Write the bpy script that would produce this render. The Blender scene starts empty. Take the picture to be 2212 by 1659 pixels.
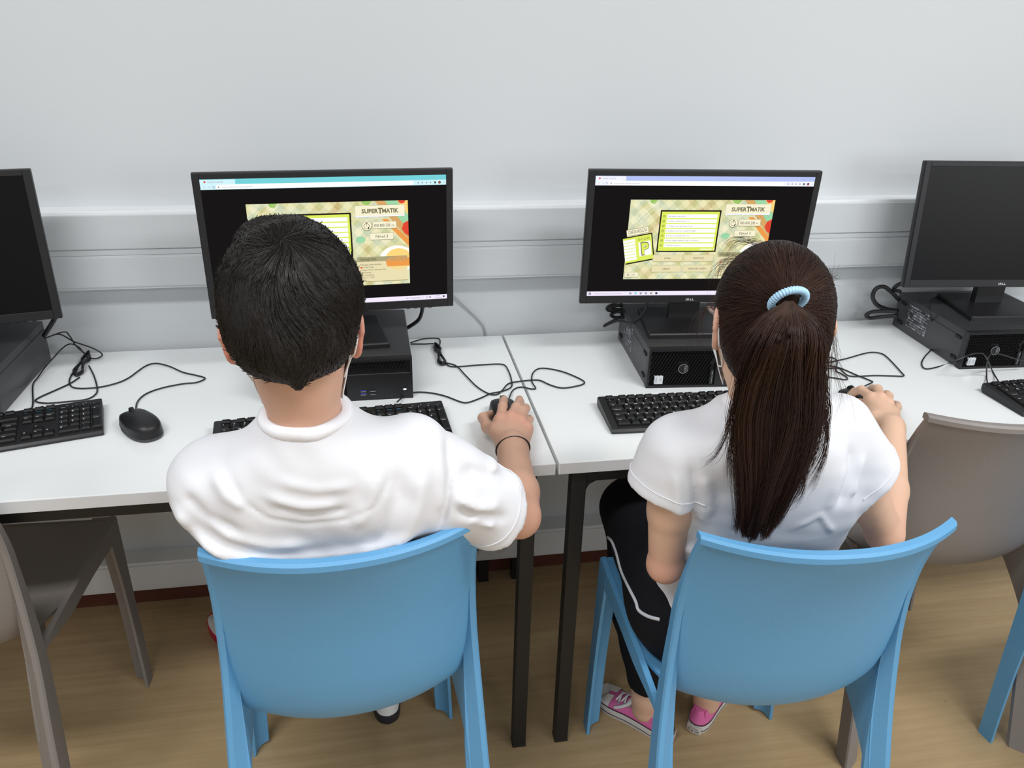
import bpy, bmesh, math, random
import numpy as np
from mathutils import Matrix, Vector
random.seed(7)
rng = np.random.default_rng(11)
SC = bpy.context.scene
COL = SC.collection
PI = math.pi

# ---------------------------------------------------------------- camera
cam_data = bpy.data.cameras.new('camera')
cam = bpy.data.objects.new('camera', cam_data); COL.objects.link(cam); SC.camera = cam
cam_data.sensor_width = 36.0
cam_data.lens = 1749.3 * 36.0 / 2212.0
cam_data.clip_start = 0.02
_yaw, _pit, _rol = 0.1823, 0.4419, 0.0266
_f = Vector((math.sin(_yaw)*math.cos(_pit), math.cos(_yaw)*math.cos(_pit), -math.sin(_pit)))
_r0 = Vector((math.cos(_yaw), -math.sin(_yaw), 0)); _u0 = _r0.cross(_f)
_r = _r0*math.cos(_rol) + _u0*math.sin(_rol); _u = -_r0*math.sin(_rol) + _u0*math.cos(_rol)
_m = Matrix((_r, _u, -_f)).transposed().to_4x4(); _m.translation = (-0.3185, -1.877, 1.5051)
cam.matrix_world = _m

# ---------------------------------------------------------------- world, lights, exposure
SC.view_settings.view_transform = 'Standard'; SC.view_settings.look = 'None'
SC.view_settings.gamma = 1.0; SC.view_settings.use_curve_mapping = False
SC.view_settings.exposure = 0.19
w = bpy.data.worlds.new('room_ambient'); SC.world = w; w.use_nodes = True
w.node_tree.nodes['Background'].inputs[0].default_value = (0.96, 0.98, 1.0, 1)
w.node_tree.nodes['Background'].inputs[1].default_value = 0.33

def area(name, loc, target, sx, sy, power, col=(0.985, 0.99, 1.0)):
    d = bpy.data.lights.new(name, 'AREA'); d.shape = 'RECTANGLE'; d.size = sx; d.size_y = sy
    d.energy = power; d.color = col
    o = bpy.data.objects.new(name, d); COL.objects.link(o); o.location = loc
    o.rotation_euler = (Vector(target) - Vector(loc)).to_track_quat('-Z', 'Y').to_euler()
    return o
# two rows of ceiling fluorescents and the window side of the classroom to the right
area('ceiling_lamp', (1.2, -1.75, 2.75), (1.2, -1.75, 0), 1.3, 0.3, 38)
area('ceiling_lamp', (-1.2, -1.75, 2.75), (-1.2, -1.75, 0), 1.3, 0.3, 32)
area('ceiling_lamp', (1.2, -4.2, 2.75), (1.2, -4.2, 0), 1.3, 0.25, 22)
area('ceiling_lamp', (-1.2, -4.2, 2.75), (-1.2, -4.2, 0), 1.3, 0.25, 22)
area('window_light', (3.6, -4.4, 1.7), (0.3, 0, 1.0), 2.2, 1.3, 44, (0.95, 0.98, 1.0))

# ---------------------------------------------------------------- materials
def mat(name, col, rough=0.5, metal=0.0, spec=0.5, bump=0.0, bscale=200.0, var=0.0, vscale=8.0, coat=0.0, sss=0.0, emit=None, estr=1.0, stretch=None):
    m = bpy.data.materials.new(name); m.use_nodes = True
    nt = m.node_tree; b = nt.nodes['Principled BSDF']
    c = (*col, 1)
    b.inputs['Base Color'].default_value = c
    b.inputs['Roughness'].default_value = rough
    b.inputs['Metallic'].default_value = metal
    b.inputs['Specular IOR Level'].default_value = spec
    if coat: b.inputs['Coat Weight'].default_value = coat; b.inputs['Coat Roughness'].default_value = 0.12
    if sss:
        b.inputs['Subsurface Weight'].default_value = sss
        b.inputs['Subsurface Radius'].default_value = (0.9, 0.35, 0.2)
        b.inputs['Subsurface Scale'].default_value = 0.012
    if emit is not None:
        b.inputs['Emission Color'].default_value = (*emit, 1); b.inputs['Emission Strength'].default_value = estr
    if bump or var:
        tc = nt.nodes.new('ShaderNodeTexCoord'); src = tc.outputs['Object']
        if stretch:
            mp = nt.nodes.new('ShaderNodeMapping'); mp.inputs['Scale'].default_value = stretch
            nt.links.new(src, mp.inputs[0]); src = mp.outputs[0]
    if bump:
        n = nt.nodes.new('ShaderNodeTexNoise'); n.inputs['Scale'].default_value = bscale; n.inputs['Detail'].default_value = 3
        bp = nt.nodes.new('ShaderNodeBump'); bp.inputs['Strength'].default_value = bump; bp.inputs['Distance'].default_value = 0.001
        nt.links.new(src, n.inputs['Vector']); nt.links.new(n.outputs['Fac'], bp.inputs['Height']); nt.links.new(bp.outputs[0], b.inputs['Normal'])
    if var:
        n2 = nt.nodes.new('ShaderNodeTexNoise'); n2.inputs['Scale'].default_value = vscale; n2.inputs['Detail'].default_value = 4
        mx = nt.nodes.new('ShaderNodeMix'); mx.data_type = 'RGBA'
        mx.inputs[6].default_value = tuple(v*(1-var) for v in col) + (1,)
        mx.inputs[7].default_value = tuple(min(1, v*(1+var)) for v in col) + (1,)
        nt.links.new(src, n2.inputs['Vector']); nt.links.new(n2.outputs['Fac'], mx.inputs[0]); nt.links.new(mx.outputs[2], b.inputs['Base Color'])
    return m

def emis(name, col, strength=1.0):
    m = bpy.data.materials.new(name); m.use_nodes = True
    nt = m.node_tree; nt.nodes.clear()
    e = nt.nodes.new('ShaderNodeEmission'); e.inputs[0].default_value = (*col, 1); e.inputs[1].default_value = strength
    o = nt.nodes.new('ShaderNodeOutputMaterial'); nt.links.new(e.outputs[0], o.inputs[0])
    return m

def srgb(r, g, b):
    f = lambda v: ((v/255+0.055)/1.055)**2.4 if v > 10 else v/255/12.92
    return (f(r), f(g), f(b))

M = {}
M['wall'] = mat('wall_paint', srgb(207, 211, 213), 0.75, bump=0.08, bscale=260, var=0.012, vscale=2.0)
M['trunk'] = mat('trunking_plastic', srgb(230, 233, 235), 0.4)
M['cover'] = mat('cover_plastic', srgb(200, 204, 206), 0.4)
M['baseboard'] = mat('baseboard_wood', srgb(92, 48, 34), 0.5, var=0.2, vscale=10, stretch=(1, 8, 8))
M['desk_top'] = mat('white_laminate', srgb(238, 241, 241), 0.20, spec=0.5, bump=0.03, bscale=500)
M['desk_edge'] = mat('white_edge_band', srgb(214, 216, 218), 0.5)
M['black_metal'] = mat('black_steel', (0.008, 0.008, 0.009), 0.5, bump=0.05)
M['blue'] = mat('blue_plastic', srgb(94, 156, 200), 0.45, bump=0.35, bscale=900)
M['grey'] = mat('grey_plastic', srgb(132, 126, 122), 0.5, bump=0.35, bscale=900)
M['black'] = mat('black_plastic', (0.0085, 0.0085, 0.0095), 0.42, bump=0.15, bscale=900)
M['black_case'] = mat('black_case_metal', (0.026, 0.027, 0.029), 0.38, spec=0.8, bump=0.2, bscale=1200)
M['black_gloss'] = mat('screen_off', (0.005, 0.005, 0.0055), 0.35, spec=0.18)
M['key'] = mat('key_plastic', (0.0065, 0.0065, 0.0072), 0.55, spec=0.3)
M['grille'] = mat('grille_plastic', (0.004, 0.004, 0.0045), 0.5, spec=0.35)
M['cable'] = mat('cable_rubber', (0.01, 0.01, 0.011), 0.45)
M['white_print'] = mat('white_print', srgb(215, 217, 220), 0.5)
M['dim_print'] = mat('dim_print', srgb(150, 155, 160), 0.5)
M['blue_print'] = mat('blue_print', srgb(50, 150, 185), 0.5)
M['silver'] = mat('silver_plastic', srgb(170, 172, 176), 0.35, metal=0.4)
M['sticker'] = mat('sticker_paper', srgb(205, 208, 212), 0.4)
M['usb_blue'] = mat('usb_blue', srgb(60, 70, 180), 0.4)
M['slot'] = mat('dark_slot', (0.003, 0.003, 0.003), 0.6)
M['wire_white'] = mat('white_wire', srgb(190, 192, 194), 0.5)

# floor: vinyl with a faint wood print running along the wall
def floor_mat():
    m = bpy.data.materials.new('vinyl_floor'); m.use_nodes = True
    nt = m.node_tree; b = nt.nodes['Principled BSDF']; b.inputs['Roughness'].default_value = 0.42
    tc = nt.nodes.new('ShaderNodeTexCoord')
    mp = nt.nodes.new('ShaderNodeMapping'); mp.inputs['Scale'].default_value = (1.2, 22, 1); nt.links.new(tc.outputs['Object'], mp.inputs[0])
    n = nt.nodes.new('ShaderNodeTexNoise'); n.inputs['Scale'].default_value = 2.2; n.inputs['Detail'].default_value = 8; n.inputs['Roughness'].default_value = 0.65
    nt.links.new(mp.outputs[0], n.inputs['Vector'])
    r = nt.nodes.new('ShaderNodeValToRGB'); nt.links.new(n.outputs['Fac'], r.inputs[0])
    r.color_ramp.elements[0].position = 0.3; r.color_ramp.elements[0].color = (*srgb(180, 152, 112), 1)
    r.color_ramp.elements[1].position = 0.72; r.color_ramp.elements[1].color = (*srgb(202, 175, 133), 1)
    n2 = nt.nodes.new('ShaderNodeTexNoise'); n2.inputs['Scale'].default_value = 3.0; n2.inputs['Detail'].default_value = 3; nt.links.new(tc.outputs['Object'], n2.inputs['Vector'])
    mx = nt.nodes.new('ShaderNodeMix'); mx.data_type = 'RGBA'; mx.blend_type = 'MULTIPLY'; mx.inputs[0].default_value = 0.3
    nt.links.new(r.outputs[0], mx.inputs[6]); nt.links.new(n2.outputs['Fac'], mx.inputs[7])
    # small scuffs
    v = nt.nodes.new('ShaderNodeTexVoronoi'); v.inputs['Scale'].default_value = 9; nt.links.new(tc.outputs['Object'], v.inputs['Vector'])
    lt = nt.nodes.new('ShaderNodeMath'); lt.operation = 'LESS_THAN'; lt.inputs[1].default_value = 0.035; nt.links.new(v.outputs['Distance'], lt.inputs[0])
    sc = nt.nodes.new('ShaderNodeMath'); sc.operation = 'MULTIPLY'; sc.inputs[1].default_value = 0.35; nt.links.new(lt.outputs[0], sc.inputs[0])
    mx2 = nt.nodes.new('ShaderNodeMix'); mx2.data_type = 'RGBA'; mx2.inputs[7].default_value = (*srgb(120, 95, 65), 1)
    nt.links.new(sc.outputs[0], mx2.inputs[0]); nt.links.new(mx.outputs[2], mx2.inputs[6]); nt.links.new(mx2.outputs[2], b.inputs['Base Color'])
    return m
M['floor'] = floor_mat()

# ---------------------------------------------------------------- object helpers
def link(name, me, m=None, parent=None, kind=None, smooth=False):
    if m is not None: me.materials.append(m)
    if smooth:
        me.polygons.foreach_set('use_smooth', np.ones(len(me.polygons), dtype=bool)); me.update()
    o = bpy.data.objects.new(name, me); COL.objects.link(o)
    if parent is not None: o.parent = parent
    if kind: o['kind'] = kind
    return o

def from_bm(name, bm, m=None, parent=None, kind=None, smooth=False, autosmooth=None):
    bmesh.ops.recalc_face_normals(bm, faces=bm.faces)
    me = bpy.data.meshes.new(name); bm.to_mesh(me); bm.free()
    o = link(name, me, m, parent, kind, smooth)
    if autosmooth is not None: sharp(o, autosmooth)
    return o

def sharp(o, deg=35):
    me = o.data
    me.polygons.foreach_set('use_smooth', np.ones(len(me.polygons), dtype=bool))
    me.set_sharp_from_angle(angle=math.radians(deg))

def thing(name, label, cat, loc=(0, 0, 0), rz=0.0, group=None):
    o = bpy.data.objects.new(name, None); COL.objects.link(o); o.empty_display_size = 0.05
    o.location = loc; o.rotation_euler = (0, 0, rz)
    o['label'] = label; o['category'] = cat
    if group: o['group'] = group
    return o

def tag(o, label, cat, group=None):
    o['label'] = label; o['category'] = cat
    if group: o['group'] = group
    return o

def part_label(o, label): o['label'] = label; return o

def box(bm, x0, x1, y0, y1, z0, z1, bev=0.0, seg=1, mtx=None):
    t = bmesh.new()
    bmesh.ops.create_cube(t, size=1.0)
    bmesh.ops.scale(t, vec=(x1-x0, y1-y0, z1-z0), verts=t.verts)
    bmesh.ops.translate(t, vec=((x0+x1)/2, (y0+y1)/2, (z0+z1)/2), verts=t.verts)
    if bev: bmesh.ops.bevel(t, geom=list(t.edges), offset=bev, segments=seg, affect='EDGES', profile=0.6)
    merge(bm, t, mtx)

def merge(bm, t, mtx=None):
    if mtx is not None: bmesh.ops.transform(t, matrix=mtx, verts=t.verts)
    vs = [bm.verts.new(v.co) for v in t.verts]
    t.verts.index_update()
    for f in t.faces:
        try: bm.faces.new([vs[v.index] for v in f.verts])
        except ValueError: pass
    t.free()

def sweep(bm, loops, caps=True, closed=True):
    """loops: list of rings of 3-D points with equal counts"""
    rows = [[bm.verts.new(p) for p in L] for L in loops]
    n = len(rows[0])
    for a, b in zip(rows[:-1], rows[1:]):
        for i in range(n if closed else n-1):
            j = (i+1) % n
            bm.faces.new((a[i], a[j], b[j], b[i]))
    if caps and closed:
        bm.faces.new(list(reversed(rows[0]))); bm.faces.new(rows[-1])

def prism(bm, poly, h0, h1, axis='z', mtx=None):
    """extrude a 2-D polygon"""
    def P(a, b, h): return {'z': (a, b, h), 'y': (a, h, b), 'x': (h, a, b)}[axis]
    t = bmesh.new()
    sweep(t, [[P(a, b, h0) for a, b in poly], [P(a, b, h1) for a, b in poly]])
    merge(bm, t, mtx)

def spline(pts, per=8):
    P = [Vector(p) for p in pts]
    P = [P[0]*2-P[1]] + P + [P[-1]*2-P[-2]]
    out = []
    for i in range(1, len(P)-2):
        a, b, c, d = P[i-1:i+3]
        for k in range(per):
            t = k/per
            out.append(0.5*((2*b)+(c-a)*t+(2*a-5*b+4*c-d)*t*t+(3*b-a-3*c+d)*t**3))
    out.append(P[-2])
    return out

def tube(bm, pts, r, sides=8, ref=Vector((0, 0, 1)), caps=True):
    pts = [Vector(p) for p in pts]
    n = len(pts)
    rr = r if hasattr(r, '__len__') else [r]*n
    nrm = None; loops = []
    for i, p in enumerate(pts):
        t = (pts[min(i+1, n-1)] - pts[max(i-1, 0)]).normalized()
        if nrm is None:
            nrm = t.cross(ref)
            if nrm.length < 1e-4: nrm = t.cross(Vector((1, 0, 0)))
        nrm = (nrm - t*nrm.dot(t)).normalized(); bi = t.cross(nrm)
        loops.append([p + (nrm*math.cos(2*PI*k/sides) + bi*math.sin(2*PI*k/sides))*rr[i] for k in range(sides)])
    sweep(bm, loops, caps)

def tube_obj(name, pts, r, m, parent=None, per=8, sides=8, kind=None):
    bm = bmesh.new(); tube(bm, spline(pts, per), r, sides)
    return from_bm(name, bm, m, parent, kind, smooth=True)

def wbase(o):
    v = Vector((0, 0, 0))
    while o is not None: v += o.location; o = o.parent
    return v

def inv(parent, pts):
    """world points -> an Empty's local space"""
    Mx = (Matrix.Translation(parent.location) @ parent.rotation_euler.to_matrix().to_4x4()).inverted()
    return [Mx @ Vector(p) for p in pts]

_txt = {}
def text_geo(s, font_w=0.0, shear=0.0):
    key = (s, font_w, shear)
    if key not in _txt:
        c = bpy.data.curves.new('t', 'FONT'); c.body = s; c.size = 1.0; c.align_x = 'LEFT'; c.offset = font_w; c.shear = shear
        c.resolution_u = 2
        o = bpy.data.objects.new('t', c); COL.objects.link(o)
        dg = bpy.context.evaluated_depsgraph_get()
        me = bpy.data.meshes.new_from_object(o.evaluated_get(dg))
        V = np.zeros(len(me.vertices)*3); me.vertices.foreach_get('co', V); V = V.reshape(-1, 3)
        F = [tuple(p.vertices) for p in me.polygons]
        bpy.data.objects.remove(o); bpy.data.curves.remove(c); bpy.data.meshes.remove(me)
        _txt[key] = (V, F)
    return _txt[key]

class Flat:
    """collects flat print on a plane: fn(u, v) -> local 3-D point"""
    def __init__(self, fn): self.fn = fn; self.v = []; self.f = []
    def poly(self, pts):
        i = len(self.v); self.v += [self.fn(*p) for p in pts]; self.f.append(tuple(range(i, i+len(pts))))
    def rect(self, x0, y0, x1, y1): self.poly([(x0, y0), (x1, y0), (x1, y1), (x0, y1)])
    def disc(self, x, y, r, n=24, ry=None):
        self.poly([(x+r*math.cos(2*PI*k/n), y+(ry or r)*math.sin(2*PI*k/n)) for k in range(n)])
    def ring(self, x, y, r0, r1, n=28, a0=0, a1=2*PI):
        for k in range(n):
            a, b = a0+(a1-a0)*k/n, a0+(a1-a0)*(k+1)/n
            self.poly([(x+r0*math.cos(a), y+r0*math.sin(a)), (x+r1*math.cos(a), y+r1*math.sin(a)), (x+r1*math.cos(b), y+r1*math.sin(b)), (x+r0*math.cos(b), y+r0*math.sin(b))])
    def frame(self, x0, y0, x1, y1, w):
        self.rect(x0, y0, x1, y0+w); self.rect(x0, y1-w, x1, y1); self.rect(x0, y0+w, x0+w, y1-w); self.rect(x1-w, y0+w, x1, y1-w)
    def line(self, a, b, w):
        dx, dy = b[0]-a[0], b[1]-a[1]; L = math.hypot(dx, dy) or 1; nx, ny = -dy/L*w/2, dx/L*w/2
        self.poly([(a[0]+nx, a[1]+ny), (a[0]-nx, a[1]-ny), (b[0]-nx, b[1]-ny), (b[0]+nx, b[1]+ny)])
    def text(self, s, x, y, h, align='l', up=1, weight=0.0, shear=0.0, rot=0.0, width=None):
        """h = cap height; up=-1 when v grows downward"""
        V, F = text_geo(s, weight, shear)
        if len(V) == 0: return
        k = h/0.70
        W = V[:, 0].max()*k
        kx = k if width is None else k*width/W
        W = V[:, 0].max()*kx
        ox = {'l': 0, 'c': -W/2, 'r': -W}[align]
        i = len(self.v); c, s_ = math.cos(rot), math.sin(rot)
        for p in V:
            a, b = p[0]*kx+ox, p[1]*k*up
            self.v.append(self.fn(x+a*c-b*s_, y+a*s_+b*c))
        self.f += [tuple(q+i for q in fc) for fc in F]
    def build(self, name, m, parent, kind=None):
        if not self.f: return None
        me = bpy.data.meshes.new(name); me.from_pydata([tuple(p) for p in self.v], [], self.f)
        return link(name, me, m, parent, kind)

# ================================================================ the room
bm = bmesh.new(); box(bm, -4.5, 4.5, -6.5, 0.012, -0.1, 0.0); from_bm('floor', bm, M['floor'], kind='structure')
bm = bmesh.new(); box(bm, -4.5, 4.5, 0.012, 0.15, 0.0, 2.9); from_bm('wall_back', bm, M['wall'], kind='structure')
bm = bmesh.new(); box(bm, -4.5, 4.5, 0.0, 0.013, 0.0, 0.075, 0.003); from_bm('baseboard_back', bm, M['baseboard'], kind='structure')
# large cable trunking: a body with two clip-on cover strips and a groove between
tr = bmesh.new(); box(tr, -4.5, 4.5, -0.036, 0.014, 0.903, 1.078, 0.003, 2)
trunk = from_bm('trim_1', tr, M['trunk'], kind='structure')
for z0, z1 in ((0.996, 1.071), (0.910, 0.979)):
    b = bmesh.new(); box(b, -4.5, 4.5, -0.0415, -0.034, z0, z1, 0.0022, 2); from_bm('cover_strip', b, M['cover'], trunk)
b = bmesh.new(); box(b, -4.5, 4.5, -0.0385, -0.034, 0.9815, 0.9935, 0.001); from_bm('center_rib', b, M['cover'], trunk)
tr = bmesh.new(); box(tr, -4.5, 4.5, -0.046, 0.014, 0.077, 0.166, 0.003, 2)
trunk2 = from_bm('trim_2', tr, M['trunk'], kind='structure')
b = bmesh.new(); box(b, -4.5, 4.5, -0.0505, -0.044, 0.086, 0.158, 0.002, 2); from_bm('cover_strip', b, M['trunk'], trunk2)

def outlet(x, label):
    t = thing('wall_outlet', label, 'outlet', (x, -0.0505, 0.122))
    b = bmesh.new(); box(b, -0.0225, 0.0225, -0.005, 0, -0.0225, 0.0225, 0.002, 2); from_bm('plate', b, M['trunk'], t)
    b = bmesh.new(); tube(b, [(0, -0.0055, 0), (0, -0.004, 0)], 0.017, 20); from_bm('socket', b, M['desk_edge'], t)
    for dx in (-0.008, 0.008):
        b = bmesh.new(); tube(b, [(dx, -0.0062, 0), (dx, -0.004, 0)], 0.0025, 10); from_bm('socket_hole', b, M['slot'], t)
    return t
outlet(-0.004, 'white wall outlet on the low trunking between the two inner desk legs')
outlet(-0.075, 'white wall outlet just behind the back right leg of the left desk')

# ================================================================ desks
ZT = 0.74
def desk(x0, x1, label):
    t = thing('desk', label, 'desk', ((x0+x1)/2, -0.316, 0), 0, 'white school desks along the wall')
    h = (x1-x0)/2
    b = bmesh.new(); box(b, -h, h, -0.316, 0.316, ZT-0.025, ZT, 0.0015, 2); top = from_bm('tabletop', b, M['desk_top'], t)
    b = bmesh.new(); box(b, -h+0.002, h-0.002, -0.3168, -0.3155, ZT-0.0235, ZT-0.0015); from_bm('edge_band', b, M['desk_edge'], top)
    for y in (-0.287, 0.287):
        b = bmesh.new(); box(b, -h+0.045, h-0.045, y-0.013, y+0.013, ZT-0.055, ZT-0.025, 0.002); from_bm('frame_rail', b, M['black_metal'], t)
    for x in (-h+0.045, h-0.045):
        b = bmesh.new(); box(b, x-0.013, x+0.013, -0.274, 0.274, ZT-0.055, ZT-0.025, 0.002); from_bm('frame_rail', b, M['black_metal'], t)
        for y in (-0.287, 0.287):
            b = bmesh.new(); box(b, x-0.0145, x+0.0145, y-0.0145, y+0.0145, 0.004, ZT-0.025, 0.002, 2)
            sg = 1 if x < 0 else -1      # inner corner gusset seen under the top
            prism(b, [(x+sg*0.014, ZT-0.055), (x+sg*0.032, ZT-0.055), (x+sg*0.020, ZT-0.062), (x+sg*0.014, ZT-0.075)], y-0.012, y+0.012, 'y')
            lg = from_bm('leg', b, M['black_metal'], t)
            b = bmesh.new(); box(b, x-0.015, x+0.015, y-0.015, y+0.015, 0.0, 0.006, 0.001); from_bm('leg_foot', b, M['slot'], lg)
    return t
desk(-1.802, -0.003, 'white desk with black steel legs holding the boy and left hand computers')
desk(0.003, 1.602, 'white desk with black steel legs in front of the girl with the ponytail')

# ================================================================ plastic chairs
PZ = [0.0, 0.25, 0.34, 0.42, 0.50, 0.60, 0.67, 0.75, 0.828]
PV = [-0.262, -0.205, -0.183, -0.163, -0.149, -0.138, -0.138, -0.152, -0.180]
PU = [0.222, 0.213, 0.209, 0.206, 0.202, 0.197, 0.195, 0.193, 0.193]
def legv(z): return float(np.interp(z, PZ, PV))
def legu(z): return float(np.interp(z, PZ, PU))
def smooth_interp(z, zs, vs):
    # monotone-ish cubic through the knots
    zs = np.array(zs); vs = np.array(vs); m = np.gradient(vs, zs)
    i = int(np.clip(np.searchsorted(zs, z)-1, 0, len(zs)-2)); h = zs[i+1]-zs[i]; t = (z-zs[i])/h
    return float((2*t**3-3*t**2+1)*vs[i]+(t**3-2*t**2+t)*h*m[i]+(-2*t**3+3*t**2)*vs[i+1]+(t**3-t**2)*h*m[i+1])

def solid_grid(bm, G, th, flip=False):
    """G[r][c] points -> a shell of thickness th (offset along averaged normals)"""
    G = np.array(G, float); R_, C_ = G.shape[:2]
    du = np.gradient(G, axis=1); dv = np.gradient(G, axis=0)
    N = np.cross(du, dv); N /= np.linalg.norm(N, axis=2, keepdims=True)+1e-12
    if flip: N = -N
    A = [[bm.verts.new(G[r, c]) for c in range(C_)] for r in range(R_)]
    B = [[bm.verts.new(G[r, c]+N[r, c]*th) for c in range(C_)] for r in range(R_)]
    for r in range(R_-1):
        for c in range(C_-1):
            bm.faces.new((A[r][c], A[r][c+1], A[r+1][c+1], A[r+1][c])); bm.faces.new((B[r][c], B[r+1][c], B[r+1][c+1], B[r][c+1]))
    for r in range(R_-1):
        bm.faces.new((A[r][0], A[r+1][0], B[r+1][0], B[r][0])); bm.faces.new((A[r][-1], B[r][-1], B[r+1][-1], A[r+1][-1]))
    for c in range(C_-1):
        bm.faces.new((A[0][c], B[0][c], B[0][c+1], A[0][c+1])); bm.faces.new((A[-1][c], A[-1][c+1], B[-1][c+1], B[-1][c]))

# middle line of the shell, and its side edge, from the top rim down and forward under the seat
MZ = [0.825, 0.75, 0.67, 0.60, 0.54, 0.49, 0.455, 0.436, 0.432]
MV = [-0.236, -0.212, -0.194, -0.183, -0.174, -0.161, -0.138, -0.100, -0.055]
EZ = [0.825, 0.75, 0.67, 0.60, 0.54, 0.49, 0.458, 0.444, 0.440]
EV = [-0.173, -0.145, -0.130, -0.125, -0.121, -0.110, -0.085, -0.050, -0.010]
EU = [0.183, 0.183, 0.184, 0.185, 0.181, 0.175, 0.168, 0.162, 0.160]
def chair_meshes():
    out = {}
    N = 30; rows = []
    ks = np.arange(9); kk = np.linspace(0, 8, N)
    I = lambda a, k: smooth_interp(k, ks, a)
    for k in kk:
        row = []
        for s in np.linspace(-1, 1, 25):
            w = 1-abs(s)**2.2
            row.append((s*I(EU, k), I(EV, k)+(I(MV, k)-I(EV, k))*w, I(EZ, k)+(I(MZ, k)-I(EZ, k))*w))
        rows.append(row)
    bm = bmesh.new(); solid_grid(bm, rows, 0.006, flip=True)
    # thickened rim along the top edge
    top = [Vector((s*0.1935, -0.175-0.062*(1-abs(s)**2.2), 0.828)) for s in np.linspace(-1, 1, 33)]
    loops = []
    for p in top: loops.append([p+Vector((0, a, b)) for a, b in ((-0.009, -0.006), (-0.009, 0.003), (-0.005, 0.007), (0.006, 0.007), (0.009, 0.003), (0.009, -0.006))])
    sweep(bm, loops)
    out['backrest'] = bm
    # seat with downturned side and front skirts
    rows = []
    for j, v in enumerate(np.linspace(-0.09, 0.272, 22)):
        row = []
        for s in np.linspace(-1, 1, 23):
            z = 0.452 - 0.012*(1-s*s)*(1-((v-0.05)/0.24)**2 if abs(v-0.05) < 0.24 else 0)
            if v > 0.25: z -= (v-0.25)*0.25
            row.append((s*(0.200+0.004*min(1, max(0, v/0.2))-0.035*max(0, (-v+0.0)/0.09)), v, z))
        rows.append(row)
    bm = bmesh.new(); solid_grid(bm, rows, 0.006, flip=True)
    for sg in (-1, 1):
        loops = []
        for v in np.linspace(-0.135, 0.272, 18):
            u = sg*(0.2035+0.004*min(1, max(0, v/0.2))); h = 0.034+0.014*max(0, (v-0.06)/0.2)**2-0.022*min(1, max(0, (-v)/0.12))
            loops.append([(u, v, 0.453), (u-sg*0.010, v, 0.455), (u-sg*0.012, v, 0.453-h*0.7), (u-sg*0.002, v, 0.453-h), (u+sg*0.001, v, 0.453-h)])
        sweep(bm, loops)
    loops = []
    for s in np.linspace(-1, 1, 12):
        u = s*0.204; h = 0.03+0.02*abs(s)**3
        loops.append([(u, 0.268, 0.448), (u, 0.278, 0.443), (u, 0.279, 0.446-h), (u, 0.268, 0.446-h)])
    sweep(bm, loops); out['seat'] = bm
    # rear legs: an outer rim facing back and a slanted inner face, from the top corner to the floor
    for sg in (-1, 1):
        bm = bmesh.new(); loops = []
        for z in list(np.linspace(0.825, 0.56, 10)) + list(np.linspace(0.50, 0.0, 11)):
            z = float(z); u = smooth_interp(z, PZ, PU) if z < 0.825 else PU[-1]; v = smooth_interp(z, PZ, PV) if z < 0.8 else PV[-1]-0.002
            k = min(1, max(0, (0.62-z)/0.3)); wi = 0.016+0.022*k; tz = 1-0.55*min(1, max(0, (z-0.66)/0.12)); dp = (0.020+0.022*k)*tz
            pts = [(0.000, 0.003), (-0.003, 0.0), (-0.011, 0.0), (-wi, (0.010+0.012*k)*tz), (-wi, (0.015+0.016*k)*tz), (-0.010, (0.012+0.014*k)*tz), (-0.008, dp), (0.0, dp)]
            loops.append([(sg*(u+a), v+b, z) for a, b in pts])
        sweep(bm, loops)
        out.setdefault('leg', []).append((bm, 'rear leg' if 0 else None))
        # gusset web between the leg and the shell
        rows = []
        for s in np.linspace(0, 1, 12):
            zl = 0.62-0.34*s; a = Vector((sg*(legu(zl)-0.020-0.012*min(1, s*1.5)), legv(zl)+0.016, zl))
            k = 2.8+4.9*s; b = Vector((sg*I(EU, k), I(EV, k)-0.004, I(EZ, k)))
            mid = (a+b)/2+Vector((sg*0.012*s, 0.012*s, 0.018*s))
            row = []
            for t in np.linspace(0, 1, 7): row.append(a*(1-t)**2+mid*2*t*(1-t)+b*t*t)
            rows.append([tuple(p) for p in row])
        bm = bmesh.new(); solid_grid(bm, rows, 0.005, flip=(sg > 0)); out.setdefault('gusset', []).append(bm)
    # front legs: L-section
    for sg in (-1, 1):
        bm = bmesh.new(); loops = []
        for z in np.linspace(0.449, 0.0, 12):
            z = float(z); k = z/0.449; u = 0.221-0.013*k; v = 0.250+0.026*k; a = 0.034+0.016*k**3; b_ = 0.036+0.026*k**3; th = 0.011
            fo = 0.018 if z == 0.0 else 0.0
            pts = [(0, 0), (0, -b_), (-th*0.6, -b_), (-th, -th-0.008), (-th-0.008, -th), (-a, -th*0.7), (-a, 0)]
            loops.append([(sg*(u+p[0]), v+p[1], z + (0.010*(-p[0]/a) if z == 0.0 else 0)) for p in pts])
        sweep(bm, loops); out['leg'].append((bm, None))
    return out
_ch = {}
def chair(label, col, loc, rz, group):
    t = thing('plastic_chair', label, 'chair', loc, rz, group)
    if not _ch:
        d = chair_meshes()
        def mk(name, bm):
            bmesh.ops.recalc_face_normals(bm, faces=bm.faces); me = bpy.data.meshes.new(name); bm.to_mesh(me); bm.free(); return me
        _ch['parts'] = [('backrest', mk('backrest', d['backrest'])), ('seat', mk('seat', d['seat']))] + [('leg', mk('leg', b)) for b, _ in d['leg']] + [('gusset', mk('gusset', b)) for b in d['gusset']]
    for n, me in _ch['parts']:
        m2 = me.copy() if me.materials and me.materials[0] != M[col] else me
        if m2 is not me: m2.materials.clear()
        o = link(n, m2, None if m2.materials else M[col], t); sharp(o, 38)
    return t
CH_B = (-0.388, -0.750, 0); CH_G = (0.319, -0.833, 0)
chair('blue plastic chair under the boy with short black hair', 'blue', CH_B, 0.088, 'blue plastic chairs')
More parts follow.
